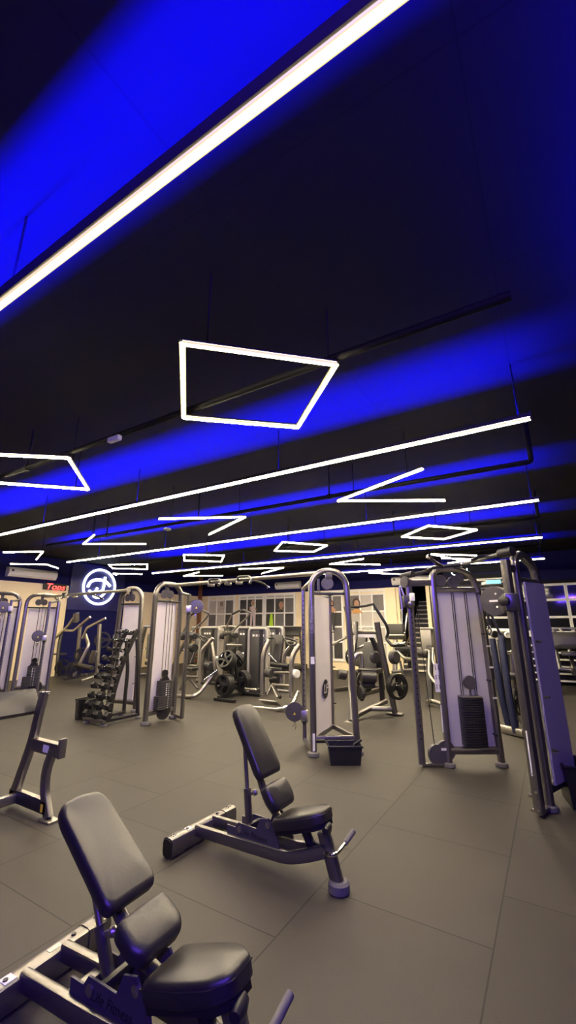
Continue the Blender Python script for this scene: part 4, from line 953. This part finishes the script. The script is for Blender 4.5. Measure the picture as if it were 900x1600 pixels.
# plate-loaded lever machine right of the centre tower
G0 = W(585, 1118, 7.6)
lm = machine('plate_loaded_machine', 'dark frame plate-loaded machine with black lever arms right of the centre tower', 'weight machine', (G0.x, 7.9, 0), [
    ('main_post', S_, 'r', [(617, 1113, 8.15), (604, 1050, 8.0), (596, 1015, 7.95), (589, 972, 7.9)], .1, .12, .2),
    ('mid_post', D_, 'r', [(598, 1098, 8.5), (593, 1030, 8.3), (583, 1000, 8.2), (573, 985, 8.2)], .09, .1, .15),
    ('rear_post', S_, 'r', [(549, 1126, 7.3), (548, 1050, 7.6), (555, 1000, 7.8), (556, 972, 7.9)], .09, .1, .2),
    ('top_beam', S_, 'r', [(556, 988, 7.95), (590, 988, 7.95)], .07, .09), ('sticker', 'white', 'box', [(573, 993.5, 7.86)], (.34, .01, .06)),
    ('lever_arm', 'black', 'r', [(583, 943, 7.7), (604, 977, 7.8), (607, 989, 7.85), (603, 998, 7.85), (613, 1009, 7.8), (634, 1007, 7.6)], .055, .055, .06),
    ('lever_arm', 'black', 'r', [(539, 948, 7.5), (546, 978, 7.65), (549, 990, 7.75), (556, 1000, 7.9)], .05, .05, .06),
    ('hand_bar', 'black', 't', [(539, 947.5, 7.5), (557, 948.5, 7.55), (570, 947, 7.6), (583, 944, 7.7)], .022, .05), ('lever_grip', C_, 't', [(615, 1008.5, 7.8), (634, 1006, 7.6)], .03),
    ('base_tube', S_, 't', [(554, 1120, 7.35), (578, 1107, 7.9), (603, 1096, 8.5)], .045), ('base_tube', AL, 't', [(578, 1107, 7.9), (612, 1108, 8.1)], .045), ('foot_plate', AL, 'box', [(617, 1114.5, 8.2)], (.3, .16, .02)), ('foot_plate', AL, 'box', [(548, 1128, 7.25)], (.2, .16, .02)),
    ('knee_roller', K_, 'roll', [(564, 1057, 7.4), (588, 1059, 7.55)], .095), ('knee_roller', K_, 'roll', [(564, 1070, 7.45), (585, 1070, 7.6)], .06), ('knee_roller', K_, 'roll', [(528, 1053, 7.2), (541, 1055, 7.3)], .085),
    ('seat_tube', AL, 't', [(549, 1066, 7.4), (551, 1032, 7.5), (558, 1022, 7.55), (565, 1021, 7.6), (566, 1044, 7.6)], .04, .08),
    ('seat', K_, 'pad', [(578, 1052, 8.0)], (1, 0, 0), (0, 1, 0), .36, .4, .09), ('back_pad', K_, 'pad', [(580, 1030, 8.35)], (1, 0, 0), (0, .3, 1), .3, .65, .08),
    ('cam', 'iron', 'roll', [(562, 1083, 7.4), (567, 1083, 7.45)], .13), ('counterweight', 'stackg', 'roll', [(583, 1027, 8.0), (589, 1027, 7.95)], .11), ('counterweight', 'stackg', 'roll', [(612, 1027, 7.95), (620, 1027, 7.9)], .12),
    ('plate_horn', C_, 't', [(604, 1073, 8.0), (632, 1072, 7.75)], .026)])
hx = (W(632, 1072, 7.75)-W(604, 1073, 8.0)).normalized()
hx = V((.85, -.5, 0)).normalized(); pc = W(622, 1073, 7.9)
for k in range(2): plate(pc-hx*(.05*k), hx, .222, '%s weight plate on the horn right of the centre tower' % ['outer', 'inner'][k], 'plates on the plate-loaded machine', 3)
plate(W(571, 1064, 7.9), (.85, -.5, 0), .2, 'weight plate behind the black rollers right of the centre tower', None, 5)
# ---------------------------------------------------------------- background machines
def press(loc, rz, label, s=1.0, kind=0):
    """upright plate-loaded press: base, posts, two lever arms, seat and back pad, plate horns"""
    o = thing('plate_press', label, 'weight machine', loc, rz, 'plate-loaded machines at the back')
    for q in (-1, 1):
        B().rect([(q*.42, -.6, .05), (q*.3, .55, .05)], .07, .08).build('base_rail', 'silver', o)
        B().rect([(q*.3, .5, .06), (q*.3, .35, 1.0), (q*.22, .1, 1.62*s)], .07, .1, bend=.2, up=(1, 0, 0)).build('rear_post', 'silver', o)
        B().rect([(q*.24, .12, 1.55*s), (q*.5, -.3, 1.32*s), (q*.46, -.75, 1.2*s)], .05, .06, bend=.12).build('lever_arm', 'steel', o)
        B().tube([(q*.46, -.72, 1.2*s), (q*.3, -.85, 1.16*s)], .022, 8).build('hand_grip', 'black', o)
        B().tube([(q*.3, .2, .8), (q*.62, .2, .8)], .025, 10).build('plate_horn', 'chrome', o)
    B().rect([(-.32, .5, .07), (.32, .5, .07)], .07, .08).build('cross_bar', 'silver', o)
    B().rect([(-.3, .1, 1.6*s), (.3, .1, 1.6*s)], .08, .08).build('top_beam', 'silver', o)
    B().rect([(0, .5, .08), (0, -.1, .3), (0, -.25, .42)], .07, .07, bend=.1).build('seat_post', 'silver', o)
    B().cushion((0, -.2, .43), (1, 0, 0), (0, 1, 0), [(-.17, -.2), (.17, -.2), (.17, .2), (-.17, .2)], .08, .02, .004, .05).build('seat', 'vinyl', o)
    B().cushion((0, .06, .95), (1, 0, 0), (0, .25, 1), [(-.15, -.38), (.15, -.38), (.15, .38), (-.15, .38)], .08, .02, .004, .05).build('back_pad', 'vinyl', o)
    c, s_ = math.cos(rz), math.sin(rz)
    for q in (-1, 1):
        p = Vector((q*.46, .2, .8)); w = Vector(loc)+Vector((c*p.x-s_*p.y, s_*p.x+c*p.y, p.z))
        plate(w, (c, s_, 0), .21, 'plate on %s horn of %s' % ('right' if q > 0 else 'left', label), 'plates on machines at the back', 3)
def gm(u, v, rz, label, s=1.0):
    p = atz(u, v, 0); press((p.x, p.y, 0), rz, label, s)
press((-11.0, 9.6, 0), .9, 'plate press under the round logo', .98)
press((-12.9, 10.2, 0), .9, 'plate press by the left wall', .95)
press((-11.2, 12.0, 0), .9, 'plate press seen between the rack towers', .95)
press((-4.3, 10.6, 0), -.2, 'plate press behind the centre tower', .9)
# long diagonal lever frame under the logo
lf = W(125, 1060, 8.1)
machine('incline_press', 'silver incline press with low black bench pad under the round logo', 'weight machine', (lf.x, 8.1, 0), [
    ('lever_arm', AL, 'r', [(84, 999, 8.0), (106, 979, 8.0), (119, 960, 8.1)], .08, .08), ('lever_arm', AL, 'r', [(102, 985, 7.8), (115, 985.6, 7.8), (141, 964, 7.9)], .06, .07, .06), ('lever_arm', AL, 'r', [(129, 998, 7.9), (136, 981, 7.9), (165, 966, 7.9)], .06, .07, .06),
    ('post', S_, 'r', [(126, 975, 8.2), (120.6, 1030, 8.2)], .1, .1), ('post', S_, 'r', [(156, 975, 8.0), (151, 1058, 8.0)], .1, .1), ('main_post', AL, 'r', [(133.6, 992, 8.0), (139, 1008, 7.9), (115, 1057, 7.7)], .08, .09, .12),
    ('bench_pad', K_, 'roll', [(114, 1038, 7.7), (144, 1044, 7.6)], .07), ('back_pad', K_, 'pad', [(147, 1027, 7.7)], (1, 0, 0), (0, .2, 1), .22, .36, .07),
    ('base_tube', S_, 'r', [(100, 1061, 7.6), (136, 1054, 8.0)], .08, .08), ('base_tube', S_, 'r', [(126, 1064, 7.4), (148, 1057, 7.8)], .08, .08),
    ('head_plate', AL, 'box', [(119, 965, 8.1)], (.12, .2, .28), (.3, 0, .6)), ('cross_bar', S_, 't', [(84, 1022, 8.0), (104, 1022, 8.2)], .03), ('side_frame', 'black', 'r', [(88, 1056, 7.9), (92, 1010, 8.0), (96, 990, 8.1)], .08, .1)])
for i, (u, v, Y, w) in enumerate([(115, 1047, 7.6, 'low front peg'), (98, 1043, 8.0, 'left peg'), (128, 1024, 8.2, 'upper peg'), (160, 1000, 8.1, 'right peg')]):
    plate(W(u, v, Y), (.7, -.7, 0), .23, 'weight plate on the %s of the incline press' % w, 'plates on the incline press', 3)
# dark blue squat frame behind the right machine
q0 = W(800, 1150, 7.7)
machine('lever_squat_machine', 'machine with two dark blue posts seen between the right towers', 'weight machine', (q0.x, 7.8, 0), [
    ('post', 'navy', 'r', [(807, 1146, 7.62), (797, 1097, 7.7), (783, 992, 7.9)], .1, .09), ('post', 'navy', 'r', [(797, 1142, 8.0), (785, 1095, 8.05), (769, 998, 8.2)], .1, .09),
    ('top_beam', AL, 'r', [(758, 986, 8.3), (800, 987.5, 7.8)], .09, .1), ('base_beam', AL, 'r', [(776, 1137, 7.85), (820, 1146, 7.55)], .1, .12), ('base_beam', S_, 'r', [(797, 1143, 8.0), (806, 1120, 9.0)], .09, .1),
    ('guide_rod', C_, 't', [(790, 1100, 8.3), (778, 1000, 8.4)], .03), ('back_pad', 'whiteframe', 'pad', [(783, 1060, 8.6)], (1, 0, 0), (0, .3, 1), .12, .6, .08), ('beam_cap', 'black', 'roll', [(771, 991, 8.0), (774, 991, 7.95)], .06), ('beam_cap', 'white', 'roll', [(792, 992, 7.8), (795, 992, 7.75)], .05),
    ('stack_cover', 'shroudcap', 'box', [(775, 1008, 8.8)], (.3, .3, .34)), ('handle', C_, 't', [(794, 1020, 8.4), (802, 1018, 8.3)], .03), ('seat', K_, 'pad', [(803, 1060, 8.6)], (1, 0, 0), (0, 1, 0), .3, .35, .08), ('rear_post', S_, 'r', [(806, 1120, 8.9), (800, 1020, 9.0)], .08, .08)])
plate(W(808, 1095, 8.3), (1, -.2, 0), .22, 'weight plate behind the dark blue posts', None, 3)
# pale beam with loaded peg, right of the right machine
r0 = W(856, 1080, 12.6)
machine('plate_loaded_machine', 'pale leaning beam with a peg full of plates at the right edge', 'weight machine', (r0.x, 12.6, 0), [
    ('beam', AL, 'r', [(856, 1079, 12.6), (851, 1042, 12.7), (845.7, 1020, 12.8)], .14, .16), ('foot_plate', AL, 'box', [(857.5, 1080.5, 12.55)], (.4, .25, .03)), ('pad', K_, 'roll', [(844, 1015, 12.9), (848, 1058, 12.75)], .07),
    ('peg', C_, 't', [(853, 1050, 12.7), (874, 1056, 12.7)], .03), ('base_tube', S_, 'r', [(857, 1079, 12.6), (852, 1062, 14.2)], .1, .1), ('rear_post', S_, 'r', [(852, 1062, 14.2), (850, 1030, 14.0)], .1, .1)])
for k in range(5): plate(W(859+k*3.2, 1058+k*.4, 12.7), (1, -.12, 0), .23, 'weight plate on the right-edge peg, %s from the pale beam' % ORD[k], 'plates on the right-edge peg', 3, .045)
# bench press station far right
b0 = W(884, 1048, 13.6)
machine('bench_press_station', 'bench press station with wide black pad at the far right', 'bench', (b0.x, 13.6, 0), [
    ('bar_rest', AL, 't', [(849, 982, 13.6), (925, 982, 13.6)], .035), ('upright', S_, 'r', [(866, 982, 13.6), (867, 1010, 13.6), (875, 1046, 13.4)], .1, .1), ('upright', S_, 'r', [(914, 982, 13.6), (915, 1010, 13.6), (918, 1050, 13.4)], .1, .1),
    ('back_pad', K_, 'pad', [(890, 1001, 13.5)], (1, 0, 0), (0, .1, 1), .95, .42, .09), ('brace', AL, 't', [(874, 983, 13.55), (886, 992, 13.5)], .025), ('brace', AL, 't', [(906, 983, 13.55), (893, 992, 13.5)], .025),
    ('bench_post', S_, 'r', [(889, 1010, 13.5), (893, 1030, 13.3), (897, 1048, 13.1)], .09, .09), ('seat', K_, 'pad', [(890, 1024, 13.2)], (1, 0, 0), (0, 1, 0), .35, .6, .09), ('base_rail', S_, 'r', [(875, 1045, 13.4), (918, 1050, 13.4)], .09, .08), ('base_rail', D_, 'r', [(895, 1046, 13.4), (897, 1053, 12.4)], .09, .08)])
for k in range(3): plate(W(857+k*2, 1024, 13.8), (1, -.1, 0), .23, 'weight plate stored beside the bench press upright, %s from left' % ORD[k], 'plates by the bench press station', 3)
# shelf rack under the dark windows
x0, x1 = W(812, 1015, 14.5).x, W(930, 1015, 14.5).x
sr = thing('shelf_rack', 'low black rack with pale rails under the dark windows', 'rack', ((x0+x1)/2, 14.5, 0))
w_ = x1-x0
for q in (-1, 0, 1): B().rect([(q*w_/2*.98, .2, 0), (q*w_/2*.98, .2, 1.14)], .07, .07).build('upright', 'black', sr)
B().box((0, .3, .57), (w_, .03, 1.1)).build('back_panel', 'black', sr)
for k in range(6):
    z = .12+k*.185; s_ = B().box((0, .1, z), (w_, .3, .02)).build('shelf', 'black', sr); B().box((0, -.06, z), (w_, .02, .045), None, .004).build('shelf_rail', 'whiteframe', s_)
    if k == 5: B().box((-.3, -.072, z+.1), (.16, .004, .07)).build('label_plate', 'white', s_)
# selectorised machines by the stairs
s0 = W(625, 1040, 11.5)
machine('leg_machine', 'weight machine with black pads and bent silver tubes in front of the stairs', 'weight machine', (s0.x, 11.6, 0), [
    ('stack_cover', 'shroud', 'box', [(620, 987, 12.0)], (.42, .3, .42)), ('beam', AL, 'r', [(608, 993, 11.6), (633, 993, 11.4)], .06, .06), ('lever', AL, 't', [(611, 1008, 11.3), (635, 1005, 11.0)], .045),
    ('pad', K_, 'roll', [(620, 1013, 11.3), (643, 1014, 11.1)], .09), ('bent_tube', AL, 't', [(621, 1017, 11.2), (632, 1029, 11.1), (644, 1030, 11.0)], .045, .1), ('seat', K_, 'pad', [(636, 1022, 11.5)], (1, 0, 0), (0, 1, 0), .7, .5, .1),
    ('post', S_, 'r', [(617, 1048, 11.6), (618, 1000, 11.8)], .12, .12), ('base_rail', S_, 'r', [(612, 1050, 11.3), (650, 1046, 11.4)], .1, .08), ('chain_post', D_, 't', [(625, 1033, 11.2), (630, 1056, 11.0)], .03), ('cable_frame', C_, 't', [(628, 990, 12.0), (628, 952, 12.4)], .025), ('cable_frame', C_, 't', [(632, 990, 11.9), (636, 958, 12.2)], .025), ('rear_post', D_, 'r', [(640, 1044, 11.6), (640, 1018, 11.6)], .1, .1)])
s1 = W(668, 1050, 9.6)
machine('pulley_row_machine', 'grey shrouded machine with pale bent tubes left of the right cable machine', 'weight machine', (s1.x, 9.8, 0), [
    ('stack_cover', 'shroudcap', 'box', [(668, 1000, 10.0)], (.24, .3, .5)), ('cap', AL, 'box', [(669, 982, 10.0)], (.3, .34, .05)), ('bent_tube', AL, 't', [(664, 1016, 9.7), (671, 1017, 9.7), (670, 1055, 9.5), (681, 1068, 9.4)], .03, .12), ('bent_tube', AL, 't', [(677, 1012, 9.7), (676, 1036, 9.6), (690, 1050, 9.5)], .03, .1),
    ('seat', K_, 'roll', [(655, 1020, 9.8), (670, 1022, 9.7)], .09), ('base_tube', AL, 't', [(668, 1098, 9.3), (672, 1094, 9.5), (690, 1100, 9.4)], .04), ('post', D_, 'r', [(672, 1098, 9.5), (671, 1010, 9.9)], .14, .14)])
# cardio machine and dark benches behind the crossover
for i, (u, v, Y, lab) in enumerate([(448, 968, 13.6, 'treadmill console and rails left of the centre tower column'), (352, 968, 13.9, 'treadmill in front of the first white window')]):
    p = W(u, v, Y); o = thing('treadmill', lab, 'treadmill', (p.x, Y, 0), 0)
    B().box((0, 0, .12), (.8, 1.7, .18), None, .02).build('deck', 'darkmetal', o)
    for q in (-1, 1):
        B().rect([(q*.36, .5, .2), (q*.36, .35, 1.3)], .07, .09, up=(0, 1, 0)).build('upright', 'silver', o); B().tube([(q*.36, .35, 1.1), (q*.36, -.3, 1.05)], .028, 8).build('handrail', 'chrome', o)
    B().box((0, .32, 1.38), (.82, .1, .36), (-.4, 0, 0), .02).build('console', 'darkmetal', o); B().box((0, .268, 1.37), (.3, .004, .2), (-.4, 0, 0)).build('screen', 'black', o)
# ---------------------------------------------------------------- world and view
sc = bpy.context.scene
wd = bpy.data.worlds.new('night'); sc.world = wd; wd.use_nodes = True
wd.node_tree.nodes['Background'].inputs[0].default_value = (.004, .004, .008, 1)
vs = sc.view_settings; vs.view_transform = 'Standard'; vs.look = 'None'; vs.gamma = 1.0; vs.use_curve_mapping = False
vs.exposure = -0.1
sc.cycles.max_bounces = 8; sc.cycles.diffuse_bounces = 4; sc.cycles.glossy_bounces = 4
sc.cycles.use_denoising = True
